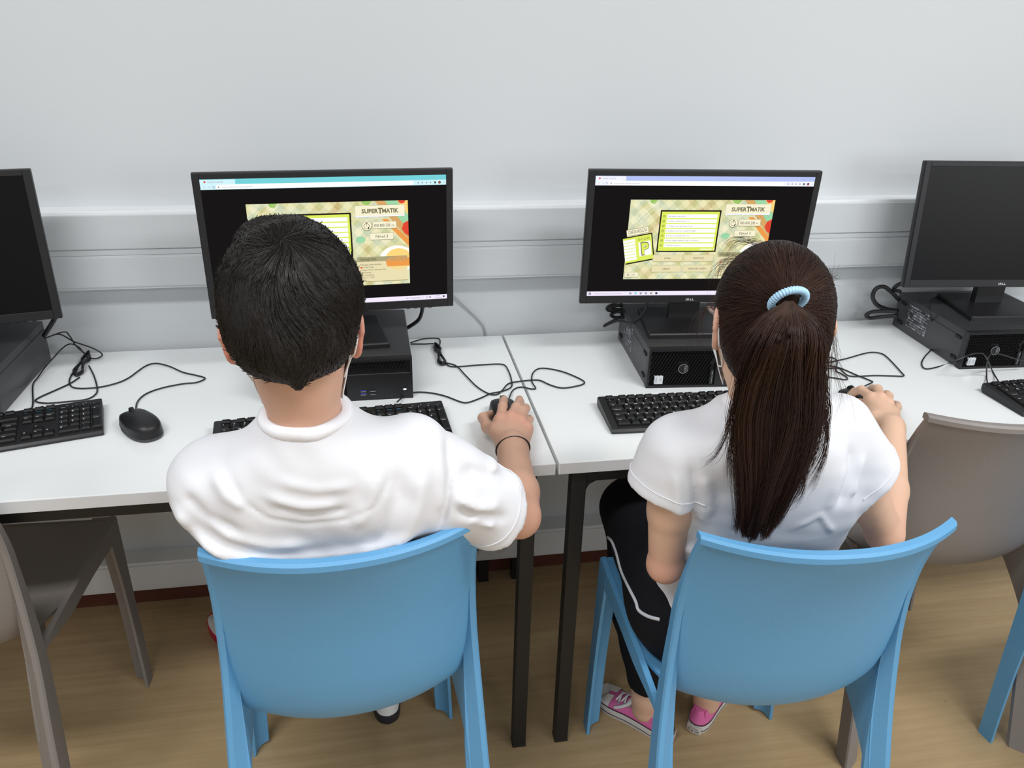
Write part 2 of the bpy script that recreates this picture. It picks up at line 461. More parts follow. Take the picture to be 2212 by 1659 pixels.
chair('blue plastic chair under the girl with the ponytail', 'blue', CH_G, -0.05, 'blue plastic chairs')
chair('grey plastic chair at the left edge of the room view, tucked under the desk', 'grey', (-1.123, -0.522, 0), -0.04, 'grey plastic chairs')
chair('grey plastic chair tucked under the desk right of the girl', 'grey', (0.880, -0.536, 0), -0.05, 'grey plastic chairs')
chair('blue plastic chair whose front leg alone shows beside the right grey chair', 'blue', (1.262, -0.955, 0), 0.12, 'blue plastic chairs')

# ================================================================ desktop computers (lying flat)
PW, PH, PD = 0.290, 0.093, 0.293
def computer(label, x, y, a, mirror_side='left', led=False):
    t = thing('desktop_computer', label, 'computer', (x, y, ZT), a, 'black desktop computers lying on the desks')
    b = bmesh.new(); box(b, -PW/2, PW/2, 0.012, PD, 0.0, PH, 0.004, 2); case = from_bm('case', b, M['black_case'], t); sharp(case, 30)
    for sg in (-1, 1):   # seam between cover and chassis
        b = bmesh.new(); box(b, sg*PW/2-0.0006, sg*PW/2+0.0006, 0.015, PD-0.006, PH-0.0185, PH-0.0175); from_bm('cover_seam', b, M['slot'], case)
    # front bezel: frame + solid port panel on the right, honeycomb grille on the left and along the top
    b = bmesh.new()
    prism(b, [(-PW/2, 0), (PW/2, 0), (PW/2, 0.006), (-PW/2, 0.006)], -0.001, 0.014, 'y')
    prism(b, [(-PW/2, PH-0.006), (PW/2, PH-0.006), (PW/2, PH), (-PW/2, PH)], -0.001, 0.014, 'y')
    prism(b, [(-PW/2, 0.006), (-PW/2+0.005, 0.006), (-PW/2+0.005, PH-0.006), (-PW/2, PH-0.006)], -0.001, 0.014, 'y')
    prism(b, [(PW/2-0.005, 0.006), (PW/2, 0.006), (PW/2, PH-0.006), (PW/2-0.005, PH-0.006)], -0.001, 0.014, 'y')
    bez = from_bm('front_bezel', b, M['black'], t)
    b = bmesh.new(); box(b, 0.008, PW/2-0.004, -0.0012, 0.013, 0.004, 0.060, 0.001); from_bm('port_panel', b, M['black'], t)
    b = bmesh.new(); box(b, -PW/2+0.004, PW/2-0.004, 0.006, 0.011, 0.004, PH-0.004); from_bm('grille_back', b, M['slot'], t)
    b = bmesh.new()
    for r in range(12):
        for c in range(38):
            u = -PW/2+0.010+c*0.0073+(r % 2)*0.0036; z = 0.010+r*0.0068
            if u > PW/2-0.010 or (u > 0.0 and z < 0.065): continue
            if abs(u+0.066) < 0.014 and abs(z-0.046) < 0.014: continue
            prism(b, [(u-0.0024, z-0.0026), (u-0.0012, z-0.0030), (u+0.0022, z+0.0026), (u+0.0010, z+0.0030)], 0.0, 0.007, 'y')
    from_bm('grille', b, M['grille'], t)
    # round emblem, turned a quarter because the tower lies on its side
    b = bmesh.new(); tube(b, [(-0.066, -0.0015, 0.046), (-0.066, 0.008, 0.046)], 0.0115, 28); em = from_bm('emblem', b, M['slot'], t)
    f = Flat(lambda u, v: (u, -0.0019, v)); f.ring(-0.066, 0.046, 0.0100, 0.0110); f.build('emblem_ring', M['silver'], em)
    f = Flat(lambda u, v: (u, -0.0019, v)); f.text('DELL', -0.0635, 0.0525, 0.0050, 'l', 1, 0.01, 0, -PI/2, width=0.0135); f.build('emblem_print', M['silver'], em)
    # processor sticker, badge, ports
    b = bmesh.new(); box(b, -0.128, -0.109, -0.0018, 0.004, 0.010, 0.029, 0.0003); st = from_bm('sticker', b, M['sticker'], t)
    f = Flat(lambda u, v: (u, -0.0021, v)); f.text('CORE i5', -0.1255, 0.0275, 0.0030, 'l', 1, 0.02, 0, -PI/2, width=0.015); f.ring(-0.1145, 0.0205, 0.0032, 0.0036); f.text('intel', -0.1155, 0.0235, 0.0020, 'l', 1, 0, 0, -PI/2, width=0.006)
    f.build('sticker_print', M['dim_print'], st)
    b = bmesh.new(); box(b, -0.004, 0.005, -0.0014, 0.01, 0.007, 0.042, 0.0005); bd = from_bm('badge', b, M['slot'], t)
    f = Flat(lambda u, v: (u, -0.0017, v)); f.text('OptiPlex 3080', 0.0025, 0.009, 0.0030, 'l', 1, 0, 0, PI/2, width=0.030); f.build('badge_print', M['dim_print'], bd)
    for i, (u, z, bl) in enumerate(((0.042, 0.0225, 1), (0.042, 0.0150, 1), (0.062, 0.0225, 0), (0.062, 0.0150, 0))):
        b = bmesh.new(); box(b, u-0.0065, u+0.0065, -0.0015, 0.006, z-0.0026, z+0.0026); p = from_bm('usb_port', b, M['slot'], t)
        b = bmesh.new(); box(b, u-0.0055, u+0.0055, -0.0019, 0, z+0.0004, z+0.0018); from_bm('port_tongue', b, M['usb_blue'] if bl else M['black'], p)
        b = bmesh.new(); box(b, u-0.0055, u+0.0055, -0.0019, 0, z-0.0024, z-0.0014); from_bm('port_shield', b, M['silver'], p)
    for u in (0.086, 0.094, 0.105):
        b = bmesh.new(); tube(b, [(u, -0.0016, 0.017), (u, 0.003, 0.017)], 0.0016, 10); from_bm('audio_jack', b, M['slot'], t)
    b = bmesh.new(); tube(b, [(0.128, -0.0018, 0.022), (0.128, 0.003, 0.022)], 0.0055, 18); pb = from_bm('power_button', b, M['black'], t)
    f = Flat(lambda u, v: (u, -0.0022, v)); f.disc(0.128, 0.022, 0.0036, 16, 0.0016); f.build('power_light', M['led'] if led else M['dim_print'], pb)
    # the tower's underside faces left: four rubber feet and the rating label
    for v, z in ((0.030, 0.072), (0.030, 0.020), (0.262, 0.072), (0.262, 0.020)):
        b = bmesh.new(); t2 = bmesh.new(); box(t2, -0.003, 0.001, -0.011, 0.011, -0.0042, 0.0042, 0.0028, 2); merge(b, t2, Matrix.Translation((-PW/2, v, z)))
        from_bm('rubber_foot', b, M['slot'], t)
    f = Flat(lambda u, v: (-PW/2-0.0006, u, v))
    rr = random.Random(5)
    f2 = Flat(lambda u, v: (-PW/2-0.0006, u, v))
    for r in range(9):
        z = 0.022+r*0.0066; u = 0.150
        while u < 0.236:
            wd = rr.choice((0.004, 0.006, 0.009, 0.014)); 
            if rr.random() < 0.80: (f if rr.random() < 0.7 else f2).rect(u, z, min(u+wd, 0.238), z+rr.choice((0.0028, 0.0040, 0.0050)))
            u += wd+0.0016
    f.build('rating_label', M['label_grey'], t); f2.build('rating_label', M['label_grey2'], t)
    return t
M['led'] = emis('power_led', (0.9, 0.95, 1.0), 2.0)
M['label_grey'] = mat('label_print', srgb(120, 122, 128), 0.5)
M['label_grey2'] = mat('label_print_pale', srgb(160, 164, 168), 0.5)
PCS = [(-1.196, -0.319, -0.008), (-0.390, -0.328, 0.001), (0.409, -0.354, -0.076), (1.188, -0.340, -0.047)]
PCL = ['black desktop computer at the left edge, under the left dark monitor',
       'black desktop computer behind the boy, its usb ports and white power light showing',
       'black desktop computer in front of the girl, round emblem and sticker on its grille',
       'black desktop computer under the dark monitor right of the girl']
for i, ((x, y, a), l) in enumerate(zip(PCS, PCL)): computer(l, x, y, a, led=(i == 1))

# ================================================================ monitors
MW, MH = 0.507, 0.300
AW, AH = 0.4775, 0.2685        # lit area
def monitor(label, x, y, z, a, tilt):
    zb = ZT+PH                 # stands on its computer
    t = thing('monitor', label, 'monitor', (x, y, zb), a, 'black monitors standing on the computers')
    z0 = z-zb
    MT = Matrix.Translation((0, 0, z0)) @ Matrix.Rotation(-tilt, 4, 'X')
    b = bmesh.new()
    box(b, -MW/2, MW/2, 0.0005, 0.014, 0, MH, 0.0025, 2, MT)
    box(b, -MW/2+0.05, MW/2-0.05, 0.012, 0.045, 0.03, MH-0.07, 0.012, 3, MT)
    hs = from_bm('housing', b, M['black'], t); sharp(hs, 40)
    b = bmesh.new(); sx = AW/2; zs = 0.0195; ze = zs+AH
    for r in ((-MW/2+0.0015, -sx, 0.0015, MH-0.0015), (sx, MW/2-0.0015, 0.0015, MH-0.0015), (-sx, sx, 0.0015, zs), (-sx, sx, ze, MH-0.0015)):
        box(b, r[0], r[1], -0.002, 0.002, r[2], r[3], 0.0007, 1, MT)
    from_bm('bezel', b, M['bezel'], t)
    P = lambda e: (lambda u, v: tuple(MT @ Vector(((u/1920-0.5)*AW, -e, zs+(1-v/1080)*AH))))
    f = Flat(P(0.0)); f.rect(0, 0, 1920, 1080)
    sc = f.build('screen', None, t)
    f = Flat(lambda u, v: tuple(MT @ Vector((u, -0.0023, v))))
    f.text('D', -0.0105, 0.0070, 0.0048, 'l', 1, 0.02, 0, 0, 0.0050); f.text('E', -0.0050, 0.0066, 0.0048, 'l', 1, 0.02, 0, 0.55, 0.0044); f.text('LL', -0.0006, 0.0070, 0.0048, 'l', 1, 0.02, 0, 0, 0.0096)
    f.build('logo', M['white_print'], t)
    for k in range(4):
        b = bmesh.new(); box(b, 0.150+k*0.016, 0.158+k*0.016, 0.003, 0.008, -0.0015, 0.001, 0.0004, 1, MT); from_bm('menu_button', b, M['black'], t)
    # stand: neck and trapezoid foot
    b = bmesh.new()
    prism(b, [(-0.036, 0.030), (0.036, 0.030), (0.034, 0.052), (-0.034, 0.052)], 0.008, z0+0.11)
    from_bm('stand_neck', b, M['black'], t)
    b = bmesh.new()
    lo = [(-0.105, -0.070), (0.105, -0.070), (0.090, 0.105), (-0.090, 0.105)]
    sweep(b, [[(px, py, 0.0) for px, py in lo], [(px, py, 0.009) for px, py in lo], [(px*0.975, py*0.975, 0.012) for px, py in lo]])
    from_bm('stand_foot', b, M['black'], t)
    return t, sc, P
M['bezel'] = mat('bezel_plastic', (0.010, 0.010, 0.0115), 0.5, bump=0.1, bscale=900)
MONS = [(-1.197, -0.234, 0.893, 0.201, 0.05), (-0.397, -0.208, 0.893, 0.055, -0.02), (0.392, -0.225, 0.892, -0.078, -0.047), (1.210, -0.204, 0.895, -0.088, 0.10)]
MONL = ['black monitor with dark screen at the left edge', 'black monitor behind the boy, lit game window with teal browser bar',
        'black monitor in front of the girl, lit game window with lilac browser bar', 'black monitor with dark screen at the right edge']
mons = [monitor(l, *m) for l, m in zip(MONL, MONS)]
mons[0][1].data.materials.append(M['black_gloss']); mons[3][1].data.materials.append(M['black_gloss'])

# ---- what the two lit screens show
def plaid_mat():
    m = bpy.data.materials.new('game_backdrop'); m.use_nodes = True
    nt = m.node_tree; nt.nodes.clear(); L = nt.links
    tc = nt.nodes.new('ShaderNodeTexCoord')
    mp = nt.nodes.new('ShaderNodeMapping'); mp.inputs['Rotation'].default_value = (0, PI/4, 0); L.new(tc.outputs['Object'], mp.inputs[0])
    sx = nt.nodes.new('ShaderNodeSeparateXYZ'); L.new(mp.outputs[0], sx.inputs[0])
    def math_(op, a, b=None):
        n = nt.nodes.new('ShaderNodeMath'); n.operation = op
        for i, v in enumerate((a, b)):
            if v is None: continue
            if isinstance(v, (int, float)): n.inputs[i].default_value = v
            else: L.new(v, n.inputs[i])
        return n.outputs[0]
    def band(o):
        q = math_('MULTIPLY', o, 38.0); fr = math_('FRACT', q); return math_('GREATER_THAN', fr, 0.5)
    s = math_('MULTIPLY', math_('ADD', band(sx.outputs[0]), band(sx.outputs[2])), 0.5)
    ns = nt.nodes.new('ShaderNodeTexNoise'); ns.inputs['Scale'].default_value = 24; ns.inputs['Detail'].default_value = 2; L.new(tc.outputs['Object'], ns.inputs['Vector'])
    cr = nt.nodes.new('ShaderNodeValToRGB'); L.new(ns.outputs['Fac'], cr.inputs[0])
    el = cr.color_ramp.elements; el[0].position = 0.30; el[0].color = (*srgb(190, 165, 115), 1); el[1].position = 0.72; el[1].color = (*srgb(225, 222, 195), 1)
    e = el.new(0.45); e.color = (*srgb(196, 196, 140), 1); e = el.new(0.58); e.color = (*srgb(190, 200, 170), 1)
    mx = nt.nodes.new('ShaderNodeMix'); mx.data_type = 'RGBA'; mx.blend_type = 'MIX'
    f2 = math_('MULTIPLY', s, 0.58); L.new(f2, mx.inputs[0]); L.new(cr.outputs[0], mx.inputs[6]); mx.inputs[7].default_value = (*srgb(244, 236, 196), 1)
    em = nt.nodes.new('ShaderNodeEmission'); L.new(mx.outputs[2], em.inputs[0]); em.inputs[1].default_value = 1.0
    o = nt.nodes.new('ShaderNodeOutputMaterial'); L.new(em.outputs[0], o.inputs[0])
    return m
E_ = {}
for k, c, s in (('page', srgb(22, 20, 20), 1), ('teal', srgb(112, 200, 208), 1), ('paleteal', srgb(200, 232, 238), 1), ('lilac', srgb(172, 186, 232), 1), ('palelilac', srgb(232, 234, 250), 1),
                ('white', (0.93, 0.94, 1.0), 1), ('task', srgb(232, 224, 246), 1), ('grey', srgb(150, 150, 160), 1), ('dark', srgb(60, 58, 50), 1), ('ink', srgb(30, 27, 25), 1), ('beige', srgb(222, 212, 170), 1),
                ('beige2', srgb(236, 230, 200), 1), ('olive', srgb(160, 156, 118), 1), ('lime', srgb(212, 226, 92), 1), ('olivetext', srgb(112, 106, 76), 1), ('orange', srgb(226, 150, 74), 1), ('amber', srgb(240, 205, 120), 1),
                ('red', srgb(214, 70, 50), 1), ('leaf', srgb(150, 190, 100), 1), ('mint', srgb(150, 205, 160), 1), ('halo', srgb(244, 244, 236), 1), ('tan', srgb(205, 160, 100), 1), ('sparkle', srgb(250, 250, 230), 1), ('edge', srgb(120, 200, 210), 1)):
    E_[k] = emis('screen_'+k, c, s)
M['plaid'] = plaid_mat()

def screen_content(scr, P, bar, bar2, secs, cents, card_all, roleta):
    scr.data.materials.append(E_['page'])
    lay = {}
    def L(key, lvl=1):
        k = (key, lvl)
        if k not in lay: lay[k] = Flat(P(0.00012*lvl))
        return lay[k]
    # browser chrome
    L(bar).rect(0, 0, 1920, 42); L(bar2).rect(0, 40, 1920, 82); L(bar2, 2).rect(0, 4, 262, 42)
    L('white', 2).rect(118, 44, 1650, 78)
    L('red', 3).disc(36, 22, 8); L('grey', 3).text('SUPERTMATIK', 56, 30, 13, 'l', -1); L('grey', 3).text('x', 236, 28, 11, 'l', -1); L('grey', 3).text('+', 286, 30, 15, 'l', -1)
    for x, s in ((24, '<'), (60, '>')): L('grey', 3).text(s, x, 70, 16, 'l', -1)
    L('grey', 3).ring(98, 62, 6, 9); L('dark', 3).disc(136, 62, 5); L('grey', 3).text('supertmatik.net/jogo/geografia', 160, 68, 13, 'l', -1)
    for x in (1690, 1724, 1758, 1792): L('grey', 3).disc(x, 62, 6)
    L('dark', 3).rect(1822, 54, 1836, 70); L('dark', 3).disc(1866, 62, 11); L('red', 4).disc(1866, 62, 6); L('grey', 3).disc(1900, 62, 3)
    for x, s in ((1760, '–'), (1820, '□'), (1880, '×')): L('grey', 3).text(s, x, 28, 14, 'c', -1)
    # task bar
    L('task').rect(0, 1040, 1920, 1080)
    for i in range(2):
        for j in range(2): L('dark', 2).rect(18+i*11, 1050+j*11, 27+i*11, 1059+j*11)
    L('grey', 2).ring(68, 1060, 5, 7); L('grey', 2).text('Escreva aqui para procurar', 86, 1067, 15, 'l', -1)
    for x, c in ((400, 'grey'), (448, 'edge'), (496, 'grey'), (544, 'grey'), (592, 'olive'), (640, 'dark')): L(c, 2).disc(x, 1060, 11)
    L('dark', 2).text('Ger. Temporário', 1560, 1066, 13, 'l', -1); L('grey', 2).text('^', 1706, 1068, 16, 'l', -1); L('grey', 2).ring(1742, 1060, 6, 9); L('grey', 2).rect(1762, 1053, 1780, 1066)
    L('grey', 2).text('10:58', 1836, 1056, 11, 'c', -1); L('grey', 2).text('11/05/2022', 1836, 1075, 11, 'c', -1); L('dark', 2).rect(1884, 1051, 1900, 1066)
    # the game window
    G = lambda x, y: (320+x, 203+y)
    class GL:
        def __init__(s, key, lvl): s.f = L(key, lvl)
        def rect(s, a, b, c, d): s.f.rect(320+a, 203+b, 320+c, 203+d)
        def frame(s, a, b, c, d, w): s.f.frame(320+a, 203+b, 320+c, 203+d, w)
        def disc(s, x, y, r, n=24, ry=None): s.f.disc(320+x, 203+y, r, n, ry)
        def ring(s, x, y, a, b, **k): s.f.ring(320+x, 203+y, a, b, **k)
        def text(s, t, x, y, h, al='l', **k): s.f.text(t, 320+x, 203+y, h, al, -1, **k)
        def poly(s, pts): s.f.poly([(320+a, 203+b) for a, b in pts])
        def line(s, a, b, w): s.f.line((320+a[0], 203+a[1]), (320+b[0], 203+b[1]), w)
    bg = Flat(P(0.00012)); bg.rect(320, 203, 1600, 923); bg.build('game_backdrop', M['plaid'], scr)
    g = lambda k, l=3: GL(k, l)
    # the painted table corner at top right, bun at right, leaf accents, sparkles
    g('tan', 2).poly([(1010, 0), (1090, 0), (1280, 250), (1280, 330)]); g('mint', 2).poly([(1090, 0), (1190, 0), (1280, 120), (1280, 250)]); g('amber', 2).poly([(1190, 0), (1280, 0), (1280, 120)])
    g('red', 3).disc(1225, 8, 34, 20, 16) if False else None
    g('red', 3).poly([(1200, 0), (1262, 0), (1250, 22), (1222, 26), (1204, 14)]); g('red', 3).poly([(1240, 190), (1280, 170), (1280, 300), (1250, 280), (1225, 240)])
    g('orange', 2).poly([(1060, 150), (1110, 150), (1280, 330), (1280, 390)])
    clip = lambda pts: [(min(a, 1279), b) for a, b in pts]; el = lambda x, y, rx, ry: [(x+rx*math.cos(2*PI*i/36), y+ry*math.sin(2*PI*i/36)) for i in range(36)]; g('halo', 2).poly(clip(el(1180, 500, 150, 120))); g('amber', 3).poly(clip(el(1190, 500, 112, 95))); g('orange', 4).poly([(1078, 505), (1110, 480), (1180, 470), (1250, 480), (1280, 490), (1280, 560), (1090, 560)])
    g('leaf', 2).poly([(170, 0), (240, 0), (215, 36), (180, 30)]); g('leaf', 2).poly([(900, 0), (985, 0), (960, 34), (915, 28)]); g('mint', 2).disc(880, 320, 40, 20, 28)
    for (x, y, s) in ((60, 55, 22), (170, 120, 34), (90, 170, 26), (350, 690, 30), (530, 590, 26), (560, 690, 30)):
        g('sparkle', 2).line((x-s, y-s), (x+s, y+s), 2.2); g('sparkle', 2).line((x-s, y+s), (x+s, y-s), 2.2)
    g('sparkle', 2).line((60, 130), (230, 10), 2); g('sparkle', 2).line((100, 140), (250, 20), 2); g('sparkle', 2).line((150, 0), (250, 90), 2)
    # question card
    g('ink').rect(273, 90, 813, 468); g('lime', 4).rect(285, 103, 800, 456)
    rows = ['Noroeste é um ponto...', 'Coimbra é banhada pelo rio...', 'O Trópico de Capricórnio é um...', 'A cidade do Cairo é a capital do Egito?', 'A Turquia é banhada pelo mar...', "Em que cidade podemos visitar o 'Kremlin'?", 'O Danúbio nasce no...']
    for i, s in enumerate(rows):
        y = 127+i*43.5; g('white', 5).rect(334, y, 782, y+33); g('ink', 6).text(s, 342, y+22, 12)
        g('olivetext', 5).ring(310, y+17, 8, 11); g('olivetext', 5).rect(304, y+15, 316, y+18)
    g('white', 6).text('SUPERTMATIK', 666, 449, 12, weight=0.03); g('white', 6).poly([(790, 436), (800, 430), (798, 444), (791, 446)])
    # title panel, timer, level
    g('olive').rect(846, 34, 1254, 132); g('palelilac', 4).rect(848, 36, 1252, 130); g('beige2', 5).rect(849, 36, 1251, 121)
    g('olivetext', 6).text('SUPER', 900, 98, 34, weight=0.035, width=135); g('olivetext', 6).text('T', 1034, 102, 44, weight=0.045, width=36); g('olivetext', 6).text('MATIK', 1066, 98, 34, weight=0.035, width=136)
    g('olivetext').disc(937, 206, 42); g('beige2', 4).disc(937, 204, 38); g('olivetext', 5).ring(935, 207, 20, 24); g('olivetext', 5).rect(928, 174, 944, 182); g('olivetext', 5).line((935, 207), (935, 190), 4); g('ink', 6).poly([(943, 214), (960, 214), (953, 223), (960, 232), (943, 232), (950, 223)])
    g('olivetext').rect(984, 172, 1182, 233); g('beige2', 4).rect(986, 173, 1180, 229); g('dark', 5).text('00:00:'+secs, 996, 215, 25, width=132); g('dark', 5).text(cents, 1138, 213, 14, width=24)
    g('olivetext').rect(956, 268, 1154, 328); g('beige2', 4).rect(958, 270, 1152, 324); g('dark', 5).text('Nível 3', 1055, 308, 24, 'c', width=104)
    # info panel
    g('beige').rect(842, 470, 1262, 690); g('olive', 4).rect(842, 470, 1262, 512); g('olivetext', 5).text('Geografia', 862, 501, 23, weight=0.015, width=140); g('olivetext', 5).rect(842, 686, 1262, 690)
    for i, (s, ww) in enumerate((('MIGUEL MADUREIRA', 178), ('PORTUGAL', 88), ('Colégio Nossa Senhora Da', 212), ('Esperança', 88), ('Jogo Geografia', 108), ('Edição 11 - CPLP', 118), ('6º ano', 50))):
        g('dark', 5).text(s, 864+(28 if i == 1 else 0), 545+i*22.5, 12.5, width=ww)
    g('red', 5).rect(866, 556, 884, 568)
    if roleta:
        c, s_ = math.cos(-0.19), math.sin(-0.19)
        T = lambda x, y: (0+x*c-y*s_, 330+x*s_+y*c)
        q = lambda k, l, a, b, c_, d: g(k, l).poly([T(a, b), T(c_, b), T(c_, d), T(a, d)])
        q('olivetext', 3, 2, -62, 176, 8) if False else None
        q('olivetext', 3, -3, -62, 196, -3); q('beige2', 4, 0, -59, 193, -7)
        x, y = T(14, -20); L('dark', 5).text('CARTA ROLETA', 320+x, 203+y, 30, 'l', -1, weight=0.0, rot=-0.19, width=164)
        q('ink', 3, -40, 2, 222, 252); q('lime', 4, -40, 12, 212, 240)
        for i in range(7): q('white', 5, -40, 30+i*28, 66, 52+i*28)
        q('white', 5, 92, 70, 200, 198)
        for i in range(4):
            x, y = T(102+i*27, 44); L('olivetext', 5).ring(320+x, 203+y, 7, 10)
        x, y = T(108, 186); L('olivetext', 6).text('P', 320+x, 203+y, 108, 'l', -1, weight=0.06, rot=-0.19, width=80)
        x, y = T(112, 182); L('lime', 7).text('P', 320+x, 203+y, 100, 'l', -1, weight=0.03, rot=-0.19, width=70)
    # answers and exit
    for (a, b, s, ww) in ((250, 494, 'ROMA', 56), (534, 494, 'MOSCOVO', 98), (250, 592, 'LISBOA', 68), (534, 592, 'NENHUMA OPÇÃO', 166)):
        g('olive').rect(a-2, b-2, a+268, b+66); g('beige', 4).rect(a, b, a+266, b+61); g('dark', 5).text(s, a+133, b+40, 17, 'c', width=ww)
    g('olivetext').rect(8, 656, 134, 702); g('beige2', 4).rect(10, 657, 132, 698); g('dark', 5).text('EXIT', 72, 687, 18, width=34); g('dark', 5).frame(36, 668, 52, 690, 3); g('dark', 6).line((24, 679), (44, 679), 3)
    names = {'teal': 'browser_bar', 'lilac': 'browser_bar', 'paleteal': 'browser_toolbar', 'palelilac': 'browser_toolbar', 'white': 'white_field', 'task': 'task_bar', 'ink': 'card_border', 'lime': 'question_card', 'dark': 'screen_text', 'beige': 'answer_panel', 'beige2': 'title_panel'}
    for (k, lvl), f in sorted(lay.items(), key=lambda q: q[0][1]):
        if k in ('beige', 'beige2', 'white', 'olive') and len(f.f) < 16:
            for fc in f.f:
                o = Flat(None); o.v = [f.v[i] for i in fc]; o.f = [tuple(range(len(fc)))]; o.build({'white': 'text_field', 'olive': 'panel_edge'}.get(k, names.get(k)), E_[k], scr)
        else: f.build(names.get(k, 'screen_picture'), E_[k], scr, 'stuff')
screen_content(mons[1][1], mons[1][2], 'teal', 'paleteal', '30', '62', True, False)
screen_content(mons[2][1], mons[2][2], 'lilac', 'palelilac', '28', '53', True, True)

# ================================================================ keyboards
KB_W, KB_D = 0.442, 0.127
def key_layout():
    U = 0.0190; x0 = 0.0135; K = []       # (x centre, row, width, legend, blue?)
    rows_v = [0.0115, 0.0330, 0.0515, 0.0700, 0.0885, 0.1070]     # distance from the back edge
    def row(r, items, start=x0):
        x = start
        for it in items:
            w_, s = it[0], it[1]
            if s is not None: K.append((x+w_*U/2, rows_v[r], w_*U, 0.0185 if r else 0.0125, s))
            x += w_*U
    row(0, [(1, 'Esc'), (0.45, None), (1, 'F1'), (1, 'F2'), (1, 'F3'), (1, 'F4'), (0.6, None), (1, 'F5'), (1, 'F6'), (1, 'F7'), (1, 'F8'), (0.6, None), (1, 'F9'), (1, 'F10'), (1, 'F11'), (1, 'F12')])
    row(1, [(1, s) for s in ('\\', '1', '2', '3', '4', '5', '6', '7', '8', '9', '0', "'", '«')] + [(2, '<-')])
    row(2, [(1.5, 'Tab')] + [(1, s) for s in 'QWERTYUIOP+´'] + [(1.5, '')])
    row(3, [(1.75, 'CapsLock')] + [(1, s) for s in 'ASDFGHJKLÇº~'] + [(1.25, 'Enter')])
    row(4, [(1.25, 'Shift'), (1, '<')] + [(1, s) for s in 'ZXCVBNM,.-'] + [(2.75, 'Shift')])
    row(5, [(1.5, 'Ctrl'), (1, 'Fn'), (1.1, 'Win'), (1.1, 'Alt'), (5.6, ''), (1.1, 'AltGr'), (1.1, 'Win'), (1, 'Menu'), (1.5, 'Ctrl')])
    xn = x0+15.3*U
    row(0, [(1, 'PrtSc'), (1, 'ScrLk'), (1, 'Pause')], xn); row(1, [(1, 'Ins'), (1, 'Home'), (1, 'PgUp')], xn); row(2, [(1, 'Del'), (1, 'End'), (1, 'PgDn')], xn)
    K.append((xn+1.5*U, rows_v[4], U, 0.0185, '^')); row(5, [(1, '<'), (1, 'v'), (1, '>')], xn)
    xp = xn+3.25*U
    row(1, [(1, 'Num'), (1, '/'), (1, '*'), (1, '-')], xp); row(2, [(1, '7'), (1, '8'), (1, '9')], xp); row(3, [(1, '4'), (1, '5'), (1, '6')], xp); row(4, [(1, '1'), (1, '2'), (1, '3')], xp); row(5, [(2, '0'), (1, '.')], xp)
    K.append((xp+3.5*U, (rows_v[2]+rows_v[3])/2, U, 0.037, '+')); K.append((xp+3.5*U, (rows_v[4]+rows_v[5])/2, U, 0.037, 'Enter'))
    return K
KEYS = key_layout(); _kmesh = {}
